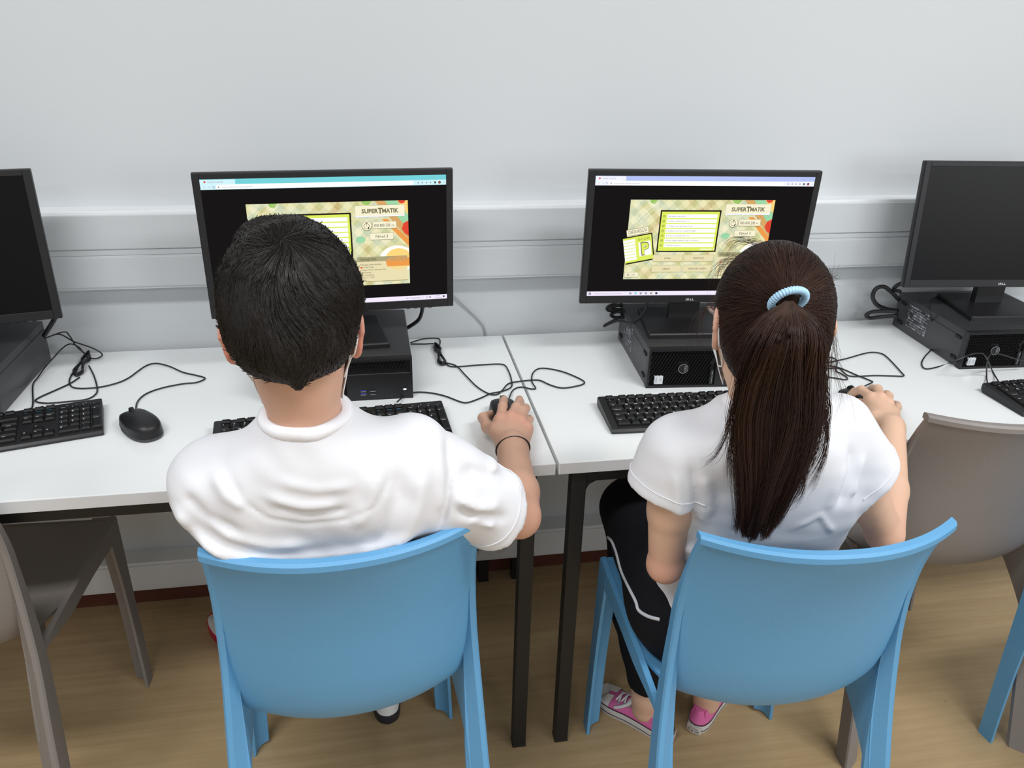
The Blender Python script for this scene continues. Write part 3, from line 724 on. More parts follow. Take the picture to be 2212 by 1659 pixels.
def keyboard(label, x, y, a):
    """origin: back-left corner on the desk; rises towards the back"""
    t = thing('keyboard', label, 'keyboard', (x, y, ZT), a, 'black keyboards on the desks')
    zf, zbk = 0.012, 0.0225
    top = lambda d: zbk+(zf-zbk)*d/KB_D
    b = bmesh.new()
    sec = [(0.0, 0.010), (0.0, zbk-0.002), (-0.002, zbk), (-0.112, top(0.112)), (-KB_D+0.004, 0.010), (-KB_D, 0.006), (-KB_D+0.002, 0.001), (-0.004, 0.002)]
    loops = [[(u, v, z) for v, z in sec] for u in (0.0, 0.003, KB_W-0.003, KB_W)]
    for L_ in (loops[0], loops[-1]):
        for i, p in enumerate(L_): L_[i] = (p[0], p[1]*0.985-0.001, p[2]*0.94+0.0003)
    sweep(b, loops); bd = from_bm('body', b, M['black'], t); sharp(bd, 25)
    sl = math.atan2(zbk-zf, KB_D)
    for (kx, kd, kw, kh, s) in KEYS:
        key = (round(kw, 4), round(kh, 4))
        if key not in _kmesh:
            kb = bmesh.new(); w2, h2 = kw/2-0.0009, kh/2-0.0009
            def ring(ins, z, dy=0): return [(-w2+ins, -h2+ins+dy, z), (w2-ins, -h2+ins+dy, z), (w2-ins, h2-ins+dy, z), (-w2+ins, h2-ins+dy, z)]
            sweep(kb, [ring(0, -0.001), ring(0.0004, 0.0030), ring(0.0022, 0.0058, 0.0008), ring(0.0032, 0.0061, 0.0008)])
            bmesh.ops.recalc_face_normals(kb, faces=kb.faces); me = bpy.data.meshes.new('key'); kb.to_mesh(me); kb.free(); me.materials.append(M['key']); _kmesh[key] = me
        o = bpy.data.objects.new('key', _kmesh[key]); COL.objects.link(o); o.parent = t
        o.location = (kx, -kd, top(kd)); o.rotation_euler = (sl, 0, 0)
    def surf(u, v): return (u, -v, top(v)+0.00635)
    fw, fb = Flat(surf), Flat(surf)
    for (kx, kd, kw, kh, s) in KEYS:
        if not s: continue
        lx, ly = kx-kw/2+0.0048, kd-kh/2+0.0058
        if s == 'Win':
            for i in range(2):
                for j in range(2): fw.rect(kx-0.0025+i*0.0027, kd-0.003+j*0.0027, kx-0.0003+i*0.0027, kd-0.0008+j*0.0027)
            continue
        f = fb if s in ('Esc', 'F9', 'F10', 'F11', 'F12', 'Ins', 'Home', 'PgUp', 'Fn') else fw
        h = 0.0044 if len(s) == 1 else 0.0026
        if kh < 0.015: h = 0.0024; ly = kd-0.0005
        f.text(s, lx, ly, h, 'l', -1, 0.015 if len(s) == 1 else 0.0)
        if s in '1234567890' and kd < 0.04 and kx < 0.28: fw.text('!"#$%&/()='['1234567890'.index(s)], lx, ly, 0.0024, 'l', -1); f.text(s, lx, ly+0.006, 0.0026, 'l', -1)
    fw.build('key_legends', M['white_print'], t, 'stuff'); fb.build('blue_legends', M['blue_print'], t, 'stuff')
    f = Flat(lambda u, v: (u, -v, top(v)+0.0006))
    for k in range(3): f.disc(KB_W-0.062+k*0.017, 0.0115, 0.0009, 10)
    f.build('indicator_light', M['white_print'], t)
    return t
KBS = [keyboard('black keyboard with blue key legends at the left edge', -0.867-0.442*math.cos(0.262), -0.298-0.442*math.sin(0.262), 0.262),
       keyboard('black keyboard half hidden behind the boy', -0.631, -0.428, 0.083),
       keyboard('black keyboard in front of the girl beside the seam between the desks', 0.133, -0.414, -0.026),
       keyboard('black keyboard cut off by the right edge of the desk view', 1.008, -0.452, 0.05)]

# ================================================================ mice
def mouse(label, x, y, a, group='black computer mice'):
    t = thing('computer_mouse', label, 'mouse', (x, y, ZT), a, group)
    L_, W_, H_ = 0.113, 0.062, 0.037
    def shell(z_lo, inset, dome):
        bm = bmesh.new(); nu, nv = 28, 12; rings = []
        for j in range(nv+1):
            f = j/nv; ring = []
            for i in range(nu):
                a_ = 2*PI*i/nu; c, s = math.cos(a_), math.sin(a_)
                n = 2.4 if s < 0 else 2.4+2.6*s*s
                r = (abs(c)**n+abs(s)**n)**(-1/n)
                k = (1-f**2.2) if f < 1 else 0
                px, py = W_/2*r*c*(1-inset), L_/2*r*s*(1-inset)
                px *= 1-0.08*max(0, s)+0.03*max(0, -s)
                if f < 0.45: zz = z_lo+dome*f/0.45*0.45; sc_ = 1-0.05*(f/0.45)
                else:
                    q = (f-0.45)/0.55; sc_ = 0.95*math.cos(q*PI/2); zz = z_lo+dome*(0.45+0.55*math.sin(q*PI/2))
                back = 1.0+0.10*(-py*sc_/(L_/2))
                ring.append((px*sc_, py*sc_, min(z_lo+(zz-z_lo)*back, 0.05)))
            rings.append(ring)
        sweep(bm, rings[:-1]); return bm
    o = from_bm('shell', shell(0.006, 0.0, H_-0.006), M['black'], t, smooth=True)
    b = bmesh.new(); rg = []
    for z, ins in ((0.0005, 0.04), (0.003, 0.0), (0.007, 0.0)):
        rg.append([(W_/2*(1-ins)*(abs(math.cos(2*PI*i/28))**2.4+abs(math.sin(2*PI*i/28))**2.4)**(-1/2.4)*math.cos(2*PI*i/28)*1.01, L_/2*(1-ins)*(abs(math.cos(2*PI*i/28))**2.4+abs(math.sin(2*PI*i/28))**2.4)**(-1/2.4)*math.sin(2*PI*i/28)*1.01, z) for i in range(28)])
    sweep(b, rg); from_bm('base', b, M['mouse_side'], t)
    b = bmesh.new(); tube(b, [(-0.003, 0.034, 0.0285), (0.003, 0.034, 0.0285)], 0.0095, 16); from_bm('scroll_wheel', b, M['slot'], t)
    b = bmesh.new(); tube(b, [(0, 0.052, 0.012), (0, 0.063, 0.010)], [0.0035, 0.0025], 8); from_bm('strain_relief', b, M['cable'], t)
    return t
M['mouse_side'] = mat('mouse_side', (0.05, 0.05, 0.055), 0.5)
MICE = [mouse('black mouse lying free on the left part of the desk', -0.769, -0.4091, 0.62),
        mouse("black mouse under the boy's right hand", -0.0657, -0.4527, 0.10),
        mouse("black mouse under the girl's right hand", 0.6912, -0.494, 0.28)]

# ================================================================ cables
def cable(parent, pts, r=0.0016, name='cable', per=7):
    return tube_obj(name, inv(parent, pts), r, M['cable'], parent, per, 6)
def coil(parent, a, b, wd, turns, name='cable_bundle', seed=1, z=0.744):
    rr = random.Random(seed); pts = []; a, b = Vector(a), Vector(b); d = (b-a); n = Vector((-d.y, d.x, 0)).normalized()
    for k in range(turns):
        w1 = wd*rr.uniform(0.5, 1.1); j = lambda: Vector((rr.uniform(-1, 1), rr.uniform(-1, 1), 0))*0.003
        zz = Vector((0, 0, 0.0022*(k % 4)))
        pts += [a+j()+zz, a+d*0.3+n*w1+j()+zz, a+d*0.55+n*w1*0.25+j()+zz+Vector((0, 0, 0.003)), b-d*0.15+n*w1+j()+zz, b+j()+zz, b-d*0.15-n*w1+j()+zz, a+d*0.55-n*w1*0.25+j()+zz+Vector((0, 0, 0.004)), a+d*0.3-n*w1+j()+zz]
    return tube_obj(name, inv(parent, pts), 0.0015, M['cable'], parent, 5, 5)
cable(MICE[0], [(-0.7989,-0.3274,0.743),(-0.8051,-0.2848,0.743),(-0.7968,-0.2488,0.743),(-0.77,-0.2228,0.743),(-0.7308,-0.2066,0.743),(-0.7029,-0.2029,0.743),(-0.6889,-0.1831,0.743),(-0.7091,-0.1661,0.743),(-0.742,-0.1449,0.743),(-0.7785,-0.1077,0.743),(-0.8112,-0.0883,0.743),(-0.8315,-0.104,0.743),(-0.853,-0.1658,0.743),(-0.879,-0.1934,0.743),(-0.9127,-0.2054,0.743),(-0.9487,-0.201,0.743),(-0.967,-0.1758,0.743),(-0.9757,-0.1367,0.743),(-0.9765,-0.0945,0.743),(-0.9779,-0.0557,0.743)])
cable(MICE[0], [(-0.9795,-0.0306,0.746),(-0.9487,-0.0528,0.746),(-0.9389,-0.0298,0.746),(-0.9566,-0.03,0.7631),(-0.9927,-0.03,0.7808),(-1.0201,-0.03,0.8001),(-1.037,-0.07,0.8069)])
coil(MICE[0], (-0.972,-0.0159,0.744), (-0.9622,-0.1405,0.744), 0.008, 5, seed=2)
cable(KBS[0], [(-1.0005,-0.3321,0.743),(-1.0007,-0.3062,0.743),(-1.0104,-0.2637,0.743),(-1.0391,-0.1763,0.743),(-1.0403,-0.1405,0.745),(-1.0385,-0.0903,0.75),(-1.023,-0.075,0.765),(-1.0163,-0.04,0.7701),(-0.9979,-0.04,0.7795),(-0.9921,-0.012,0.7596),(-0.9832,-0.0122,0.743)])
cable(KBS[0], [(-0.9533,-0.0845,0.743),(-0.927,-0.1425,0.743),(-0.9033,-0.2066,0.743),(-0.8983,-0.2386,0.743),(-0.911,-0.261,0.743),(-0.949,-0.267,0.743),(-0.9834,-0.2691,0.743),(-1.0071,-0.2577,0.743),(-1.0065,-0.2406,0.743),(-0.9879,-0.2121,0.743),(-0.9663,-0.1782,0.743),(-0.9551,-0.1464,0.743)])
cable(KBS[0], [(-0.975,-0.0276,0.748),(-0.99,-0.03,0.7693),(-0.9996,-0.03,0.7958),(-1.0103,-0.03,0.8053),(-1.037,-0.07,0.8069)])
coil(KBS[1], (-0.1749,-0.0533,0.744), (-0.1672,-0.1741,0.744), 0.007, 6, seed=4)
cable(KBS[1], [(-0.2329,-0.0295,0.743),(-0.2,-0.012,0.7442),(-0.1656,-0.012,0.7439),(-0.1606,-0.0317,0.743),(-0.1687,-0.0721,0.743)])
cable(KBS[1], [(-0.1612,-0.1672,0.743),(-0.1437,-0.1851,0.743),(-0.079,-0.1822,0.743),(-0.0307,-0.1852,0.743),(-0.0225,-0.2202,0.743),(-0.0244,-0.2751,0.743),(-0.0311,-0.3078,0.743),(-0.0535,-0.3261,0.743),(-0.08,-0.3343,0.743),(-0.1024,-0.3519,0.743),(-0.1323,-0.3702,0.743),(-0.1484,-0.366,0.743),(-0.1793,-0.3335,0.743),(-0.2121,-0.3136,0.743),(-0.2444,-0.3097,0.743),(-0.2649,-0.3274,0.743),(-0.2801,-0.3739,0.755)])
cable(MICE[1], [(-0.2334,-0.0384,0.743),(-0.2022,-0.0419,0.743),(-0.1742,-0.0451,0.743),(-0.1717,-0.0804,0.743)])
cable(MICE[1], [(-0.1625,-0.1591,0.743),(-0.1379,-0.1805,0.743),(-0.1228,-0.2336,0.743),(-0.105,-0.2965,0.743),(-0.0849,-0.3337,0.743),(-0.0678,-0.3404,0.743),(-0.0528,-0.3216,0.743),(-0.0344,-0.2908,0.743),(-0.0099,-0.2817,0.743),(0.0221,-0.2782,0.743),(0.0391,-0.2827,0.743),(0.0576,-0.3091,0.743),(0.0798,-0.326,0.743),(0.1124,-0.3205,0.743),(0.1332,-0.3086,0.743),(0.1319,-0.2889,0.743),(0.1053,-0.2482,0.743),(0.0761,-0.2241,0.743),(0.0501,-0.2184,0.743),(0.0303,-0.2418,0.743),(0.0197,-0.2852,0.743),(0.0213,-0.3189,0.743),(0.0114,-0.3224,0.743),(-0.01,-0.3104,0.743),(-0.0299,-0.3243,0.743),(-0.0492,-0.3833,0.752)])
cable(MICE[2], [(0.7329,-0.4337,0.752),(0.7584,-0.3988,0.743),(0.7867,-0.3826,0.743),(0.7881,-0.3728,0.743),(0.7729,-0.3405,0.743),(0.756,-0.2992,0.743),(0.7354,-0.2833,0.743),(0.7076,-0.2908,0.743)])
cable(MICE[2], [(0.709,-0.2989,0.743),(0.7505,-0.2985,0.743),(0.7509,-0.3223,0.743),(0.7519,-0.3406,0.743),(0.7686,-0.3477,0.743),(0.8151,-0.3481,0.743),(0.8573,-0.3557,0.743),(0.8813,-0.3586,0.743),(0.8891,-0.3361,0.743),(0.9058,-0.2618,0.743),(0.9071,-0.2305,0.743),(0.8889,-0.2197,0.743),(0.8606,-0.2251,0.743),(0.8043,-0.2472,0.743),(0.7717,-0.2574,0.743),(0.7313,-0.2692,0.743),(0.6951,-0.292,0.743)])
cable(MICE[2], [(0.7344,-0.2419,0.743),(0.7674,-0.2373,0.743),(0.7702,-0.26,0.743),(0.739,-0.3104,0.743),(0.7404,-0.3263,0.743),(0.7427,-0.3522,0.743),(0.7329,-0.3611,0.743),(0.7104,-0.3483,0.743),(0.6833,-0.3349,0.743)])
# the two wires of the right-hand computer
cable(KBS[3], [(1.1366,-0.0908,0.835),(1.0889,-0.1234,0.838),(1.0393,-0.1951,0.836),(1.0548,-0.1924,0.8),(1.0727,-0.188,0.76),(1.0547,-0.2144,0.744),(1.0047,-0.2591,0.743),(0.9698,-0.2972,0.743),(0.9586,-0.3258,0.743),(0.9868,-0.3237,0.743),(1.0465,-0.3007,0.743),(0.9917,-0.4,0.8043),(1.0099,-0.41,0.8156),(1.0238,-0.42,0.8135),(1.1126,-0.3569,0.744),(1.0605,-0.4412,0.755)])
cable(KBS[3], [(1.0268,-0.4469,0.755),(1.0804,-0.3794,0.744),(1.0526,-0.4,0.7897),(1.0669,-0.39,0.8031),(1.0956,-0.39,0.7994),(1.1454,-0.38,0.7821),(1.1885,-0.37,0.7697)])
def thick(name_i, pts, r=0.0042):
    p = mons[name_i][0]
    return tube_obj('power_cable', inv(p, pts), r, M['cable'], p, 8, 8)
thick(0, [(-0.9901,-0.1,0.8716),(-1.002,-0.09,0.8556),(-1.0147,-0.09,0.8389),(-1.0326,-0.08,0.8173)], 0.0050)
thick(1, [(-0.207,-0.12,0.876),(-0.209,-0.11,0.85),(-0.2174,-0.1,0.8271),(-0.24,-0.09,0.8069),(-0.2549,-0.08,0.7978)], 0.0045)
thick(2, [(0.3002,-0.2,0.8913),(0.2989,-0.2,0.8711),(0.2879,-0.19,0.8451),(0.2733,-0.17,0.8277),(0.2611,-0.12,0.8139),(0.2482,-0.1,0.8008),(0.2367,-0.09,0.7902)], 0.0036)
thick(2, [(0.2896,-0.06,0.829),(0.2655,-0.06,0.8336),(0.2506,-0.06,0.8269),(0.256,-0.06,0.8182),(0.2909,-0.06,0.8132)], 0.004)
thick(2, [(0.2874,-0.07,0.8194),(0.273,-0.06,0.8139),(0.2616,-0.06,0.807),(0.2705,-0.06,0.8005),(0.2888,-0.07,0.8023)], 0.004)
thick(2, [(0.2858,-0.07,0.8376),(0.2626,-0.07,0.8324),(0.2548,-0.07,0.8267),(0.2871,-0.07,0.823)], 0.004)
thick(2, [(0.2826,-0.07,0.805),(0.2656,-0.07,0.7959),(0.2462,-0.07,0.7857),(0.2419,-0.07,0.7797)], 0.003)
thick(3, [(1.0467,-0.06,0.8173),(1.018,-0.06,0.8413),(0.9918,-0.06,0.8561),(0.972,-0.06,0.8505),(0.9674,-0.06,0.8303),(0.9817,-0.06,0.8094),(1.0091,-0.06,0.7954),(1.0443,-0.07,0.79)], 0.0055)
thick(3, [(1.0452,-0.06,0.8657),(1.0299,-0.06,0.8574),(1.0244,-0.06,0.8474),(1.0299,-0.08,0.8477)], 0.005)
thick(3, [(1.0371,-0.08,0.7926),(1.0042,-0.06,0.7879),(0.9809,-0.05,0.7825),(0.9681,-0.05,0.7739),(0.9822,-0.05,0.7654),(1.008,-0.06,0.7721),(1.0401,-0.08,0.7809)], 0.005)
# thin white wire on the wall
wp = [(-0.1397,0.004,0.8711),(-0.1116,0.004,0.8392),(-0.0826,0.006,0.8084),(-0.0593,0.006,0.7829),(-0.0451,0.006,0.7625),(-0.0401,0.006,0.7397),(-0.0388,0.006,0.7258)]
wc = tube_obj('wall_wire', wp, 0.0022, M['wire_white'], None, 8, 6)
tag(wc, 'thin white wire running down the wall right of the boy monitor', 'wire')

# ================================================================ people: distance fields turned into one surface
def vlen(a): return np.sqrt((a*a).sum(-1))
def cone(a, b, ra, rb):
    a = np.array(a, float); b = np.array(b, float); ab = b-a; L2 = ab@ab
    def f(p):
        t = np.clip(((p-a)@ab)/L2, 0, 1)
        return vlen(p-(a+t[:, None]*ab)) - (ra+(rb-ra)*t)
    f.c = (a+b)/2; f.r = math.sqrt(L2)/2+max(ra, rb)
    return f
def fcone(a, b, ra, rb, n, k):
    """tapered limb squashed by k along direction n"""
    a = np.array(a, float); b = np.array(b, float); ab = b-a; L2 = ab@ab; n = np.array(n, float); n /= np.linalg.norm(n)
    def f(p):
        t = np.clip(((p-a)@ab)/L2, 0, 1); d = p-(a+t[:, None]*ab); h = d@n; d = d+n*(h*(1/k-1))[:, None]
        return (vlen(d)-(ra+(rb-ra)*t))*k**0.5
    f.c = (a+b)/2; f.r = math.sqrt(L2)/2+max(ra, rb)
    return f
def ell(c, r, Rm=None):
    c = np.array(c, float); r = np.array(r, float); Rm = np.eye(3) if Rm is None else np.array(Rm)
    def f(p):
        q = (p-c)@Rm                # columns of Rm are the axes
        k0 = vlen(q/r); k1 = vlen(q/(r*r))+1e-9
        return k0*(k0-1)/k1
    f.c = c; f.r = r.max()
    return f
def loft(zs, cs, aa, bb, n=2.3, rot=None):
    """stack of superellipses along z"""
    zs = np.array(zs, float); cs = np.array(cs, float); aa = np.array(aa, float); bb = np.array(bb, float)
    zz = np.linspace(zs[0], zs[-1], 160)
    def cub(v):
        m = np.gradient(v, zs); i = np.clip(np.searchsorted(zs, zz)-1, 0, len(zs)-2); h = zs[i+1]-zs[i]; t = (zz-zs[i])/h
        return (2*t**3-3*t**2+1)*v[i]+(t**3-2*t**2+t)*h*m[i]+(-2*t**3+3*t**2)*v[i+1]+(t**3-t**2)*h*m[i+1]
    CX, CY, A, B = cub(cs[:, 0]), cub(cs[:, 1]), cub(aa), cub(bb)
    tw = np.zeros_like(zz) if rot is None else np.interp(zz, zs, rot)
    def f(p):
        z = p[:, 2]; g = lambda v: np.interp(z, zz, v)
        x = p[:, 0]-g(CX); y = p[:, 1]-g(CY); a = g(A); b = g(B); th = g(tw); c_, s_ = np.cos(th), np.sin(th)
        x, y = x*c_+y*s_, -x*s_+y*c_
        k = (np.abs(x/a)**n+np.abs(y/b)**n)**(1/n)
        d = (k-1)*np.minimum(a, b)*0.95
        return np.maximum(d, np.maximum(z-zs[-1], zs[0]-z))
    f.c = np.array([cs[:, 0].mean(), cs[:, 1].mean(), (zs[0]+zs[-1])/2]); f.r = math.hypot((zs[-1]-zs[0])/2, max(aa.max(), bb.max())+np.ptp(cs[:, 1])/2+np.ptp(cs[:, 0])/2)
    return f
def smin(a, b, k):
    h = np.clip(0.5+0.5*(b-a)/k, 0, 1); return b+(a-b)*h-k*h*(1-h)
def sleeve(a, b, ra, rb, hp, hn, ia, ib, deep=.04, taper=None):
    """a sleeve: a tapered tube cut at the hem plane and hollowed from it"""
    o_, i_ = cone(a, b, ra, rb), cone(hp-(np.array(b)-a)*.25, hp+(np.array(b)-a)*.3, ia, ib)
    def f(p):
        pl = (p-hp)@hn
        return np.maximum(np.maximum(o_(p), pl), -np.maximum(i_(p), -(pl+deep)))
    f.c, f.r = o_.c, o_.r
    return f
def hem_mask(v, hems, wd=.007):
    m = np.zeros(len(v))
    for h_, n_, r_ in hems: m = np.maximum(m, (np.abs((v-h_)@n_) < wd)*(vlen(v-h_) < r_))
    return m
def hug(F, c, n, r, lift=.0006, N=48):
    c = np.array(c); n = np.array(n)/np.linalg.norm(n); u = np.cross(n, (0, 0, 1.0)); u /= np.linalg.norm(u); v = np.cross(n, u)
    P = np.array([c+(u*math.cos(a)+v*math.sin(a))*r for a in np.linspace(0, 2*PI, N, endpoint=False)])
    for _ in range(8):
        g = F.grad(P); g -= (g@n)[:, None]*n; P = P-g*(F(P)-lift)[:, None]
    return P
def seam(name, P, c, rmax, r, m, parent):
    ok = vlen(P-np.array(c)) < rmax; n = len(P)
    if ok.all(): return loop_tube(name, P, r, m, parent)
    s0 = int(np.nonzero(~ok)[0][-1])+1; P = np.roll(P, -s0, 0); ok = np.roll(ok, -s0); k = int(np.argmin(ok)) if not ok.all() else n
    if k > 4: return wtube(name, P[:k], r, m, parent, 2, 6)
def collar(parent, T, c, n, r0, r1, m, lift=.0013, wd=.018):
    """ribbed band laid on the shirt around the neck"""
    n = np.array(n)/vlen(np.array(n)); u = np.cross(n, (0, 0, 1.0)) if abs(n[2]) < .9 else np.cross(n, (0, 1.0, 0)); u /= vlen(u); v = np.cross(n, u); rows = []
    prof = []; rs = np.linspace(r0, r1, 22)
    for rr_ in rs:
        P = np.array([np.array(c)+(u*math.cos(a)+v*math.sin(a))*rr_+n*.07 for a in np.linspace(0, 2*PI, 64, endpoint=False)])
        for _ in range(90): P = P-n*np.clip(T(P), -.01, .01)[:, None]*.5
        prof.append(P)
    prof = np.array(prof); s_ = np.concatenate([np.zeros((1, 64)), np.cumsum(vlen(np.diff(prof, axis=0)), 0)])
    for L_, l in ((wd+.001, -.001), (wd, lift*.8), (wd*.5, lift+.0004), (.002, lift), (0, lift*.6)):
        P = np.array([[np.interp(L_, s_[:, i], prof[:, i, k]) for k in range(3)] for i in range(64)]); rows.append(P+T.grad(P)*l)
    rows.append(rows[-1]-n*.006); b = np.array(wbase(parent)); bm = bmesh.new(); R_ = [[bm.verts.new(q-b) for q in r_] for r_ in rows]
    for A_, B_ in zip(R_[:-1], R_[1:]):
        for i in range(64): bm.faces.new((A_[i], A_[(i+1) % 64], B_[(i+1) % 64], B_[i]))
    return from_bm('collar', bm, m, parent, smooth=True)
def loop_tube(name, P, r, m, parent, sides=6):
    n = len(P); c = Vector(P.mean(0)); b = wbase(parent); bm = bmesh.new(); rows = []
    P = [Vector(q) for q in P]
    for i in range(n):
        t = (P[(i+1) % n]-P[i-1]).normalized(); a = P[i]-c; a = (a-t*a.dot(t)).normalized(); q = t.cross(a)
        rows.append([bm.verts.new(P[i]-b+(a*math.cos(2*PI*k/sides)+q*math.sin(2*PI*k/sides))*r) for k in range(sides)])
    for i in range(n):
        A_, B_ = rows[i], rows[(i+1) % n]
        for k in range(sides): bm.faces.new((A_[k], A_[(k+1) % sides], B_[(k+1) % sides], B_[k]))
    return from_bm(name, bm, m, parent, smooth=True)
class Field:
    def __init__(s): s.ops = []; s.post = None
    def add(s, f, k=0.01): s.ops.append(('u', f, k)); return s
    def sub(s, f, k=0.006): s.ops.append(('s', f, k)); return s
    def __call__(s, p):
        d = np.full(len(p), 1.0)
        for op, f, k in s.ops:
            if hasattr(f, 'c'):
                m = np.nonzero(((p-f.c)**2).sum(1) < (f.r+0.07)**2)[0]
                if len(m) == 0: continue
                v = f(p[m])
                d[m] = smin(d[m], v, k) if op == 'u' else -smin(-d[m], v, k)
            else:
                v = f(p); d = smin(d, v, k) if op == 'u' else -smin(-d, v, k)
        if s.post is not None: d = s.post(p, d)
        return d
    def bounds(s):
        lo = np.min([f.c-f.r for o, f, k in s.ops if o == 'u'], axis=0)-0.02; hi = np.max([f.c+f.r for o, f, k in s.ops if o == 'u'], axis=0)+0.02
        return lo, hi
    def grad(s, p, e=0.002):
        g = np.stack([s(p+np.eye(3)[i]*e)-s(p-np.eye(3)[i]*e) for i in range(3)], -1)
        return g/(vlen(g)[:, None]+1e-9)

def surface(F, h, lo=None, hi=None):
    """surface nets over the blocks that hold the surface"""
    if lo is None: lo, hi = F.bounds()
    B = 8; nb = np.ceil((np.array(hi)-lo)/(B*h)).astype(int)
    bi = np.stack(np.meshgrid(*[np.arange(n) for n in nb], indexing='ij'), -1).reshape(-1, 3)
    d = F(lo+(bi+0.5)*B*h); bi = bi[np.abs(d) < 0.87*B*h*1.7+0.004]
    off = np.stack(np.meshgrid(*[np.arange(B+1)]*3, indexing='ij'), -1).reshape(-1, 3)
    DIM = (nb*B+2).astype(np.int64)
    gid = lambda c: (c[..., 0]*DIM[1]+c[..., 1])*DIM[2]+c[..., 2]
    allv, ids, quads = [], [], []
    for s in range(0, len(bi), 400):
        blk = bi[s:s+400]
        pts = (blk[:, None, :]*B+off[None]).astype(np.int64)
        V = F((lo+pts.reshape(-1, 3)*h)).reshape(len(blk), B+1, B+1, B+1)
        ins = V < 0
        cnt = sum(ins[:, a:a+B, b:b+B, c:c+B].astype(np.int8) for a in (0, 1) for b in (0, 1) for c in (0, 1))
        n, i, j, k = np.nonzero((cnt > 0) & (cnt < 8))
        if len(n):
            cor = np.array([(a, b, c) for a in (0, 1) for b in (0, 1) for c in (0, 1)])
            cv = np.stack([V[n, i+a, j+b, k+c] for a, b, c in cor], 1)
            acc = np.zeros((len(n), 3)); w = np.zeros(len(n))
            for e0 in range(8):
                for ax, bit in ((0, 4), (1, 2), (2, 1)):
                    if e0 & bit: continue
                    e1 = e0 | bit; v0, v1 = cv[:, e0], cv[:, e1]; m = (v0 < 0) != (v1 < 0)
                    t = np.where(m, v0/(v0-v1+1e-12), 0); pp = cor[e0][None]+0.0*acc; pp = pp+t[:, None]*(cor[e1]-cor[e0])[None]
                    acc += pp*m[:, None]; w += m
            cell = blk[n]*B+np.stack([i, j, k], 1)
            allv.append(lo+(cell+acc/w[:, None])*h); ids.append(gid(cell.astype(np.int64)))
        for ax in range(3):
            sl = [slice(0, B)]*3; s2 = list(sl); s2[ax] = slice(1, B+1)
            a_ = ins[(slice(None), *sl)]; b_ = ins[(slice(None), *s2)]
            n, i, j, k = np.nonzero(a_ != b_)
            if not len(n): continue
            c0 = (blk[n]*B+np.stack([i, j, k], 1)).astype(np.int64); u, v = [(1, 2), (2, 0), (0, 1)][ax]
            eu = np.eye(3, dtype=np.int64)[u]; ev = np.eye(3, dtype=np.int64)[v]
            q = np.stack([gid(c0-eu-ev), gid(c0-ev), gid(c0), gid(c0-eu)], 1)
            fl = ~a_[n, i, j, k]; q[fl] = q[fl][:, ::-1]; quads.append(q)
    vv = np.concatenate(allv); idd = np.concatenate(ids); o = np.argsort(idd); idd = idd[o]; vv = vv[o]
    Q = np.concatenate(quads); ix = np.searchsorted(idd, Q); ix = np.clip(ix, 0, len(idd)-1); ok = (idd[ix] == Q).all(1)
    return vv, ix[ok]
def np_mesh(name, v, f, m, parent, smooth=True, kind=None):
    base = np.array(wbase(parent))
    me = bpy.data.meshes.new(name); nf, k = f.shape
    me.vertices.add(len(v)); me.vertices.foreach_set('co', (v-base).astype(np.float32).ravel())
    me.loops.add(nf*k); me.loops.foreach_set('vertex_index', f.astype(np.int32).ravel())
    me.polygons.add(nf); me.polygons.foreach_set('loop_start', np.arange(0, nf*k, k, dtype=np.int32)); me.update(calc_edges=True)
    return link(name, me, m, parent, kind, smooth)
def attr(o, name, vals):
    a = o.data.attributes.new(name, 'FLOAT', 'POINT'); a.data.foreach_set('value', np.asarray(vals, np.float32))
def relax(v, f, it=2, lam=0.5, mask=None):
    e = np.concatenate([f[:, [i, (i+1) % f.shape[1]]] for i in range(f.shape[1])]); 
    for _ in range(it):
        s = np.zeros_like(v); c = np.zeros(len(v)); np.add.at(s, e[:, 0], v[e[:, 1]]); np.add.at(s, e[:, 1], v[e[:, 0]]); np.add.at(c, e[:, 0], 1); np.add.at(c, e[:, 1], 1)
        dv = lam*(s/np.maximum(c, 1)[:, None]-v); v = v+(dv if mask is None else dv*mask[:, None])
    return v
def strands(name, P, R, m, parent, vals=None, sides=3, kind=None):
    """P (n, m, 3) polylines with radii R (n, m) -> thin tubes in one mesh"""
    n, k, _ = P.shape
    T = np.gradient(P, axis=1); T /= vlen(T)[..., None]+1e-9
    ref = np.array([0.31, 0.52, 0.79]); N = np.cross(T, ref); N /= vlen(N)[..., None]+1e-9; Bn = np.cross(T, N)
    ring = np.stack([P+(N*math.cos(2*PI*j/sides)+Bn*math.sin(2*PI*j/sides))*R[..., None] for j in range(sides)], 2)
    v = ring.reshape(-1, 3); idx = np.arange(n*k*sides).reshape(n, k, sides)
    f = np.stack([idx[:, :-1, :], np.roll(idx[:, :-1, :], -1, 2), np.roll(idx[:, 1:, :], -1, 2), idx[:, 1:, :]], -1).reshape(-1, 4)
    o = np_mesh(name, v, f, m, parent, True, kind)
    if vals is not None: attr(o, 'tone', np.repeat(vals, k*sides))
    return o
def noise3(p, seed, freq, n=5):
    r = np.random.default_rng(seed); d = np.zeros(len(p)); fr = np.array(freq, float)
    for i in range(n):
        kv = r.normal(size=3)*fr; d += np.sin(p@kv+r.uniform(0, 6.28))
    return d/n
def frame(H, yaw, tilt, roll=0.0):
    Rm = Matrix.Rotation(yaw, 3, 'Z') @ Matrix.Rotation(-tilt, 3, 'X') @ Matrix.Rotation(roll, 3, 'Y')
    A = np.array(Rm); H = np.array(H, float)
    return (lambda q: H+np.asarray(q, float)@A.T), A, (lambda p: (p-H)@A)

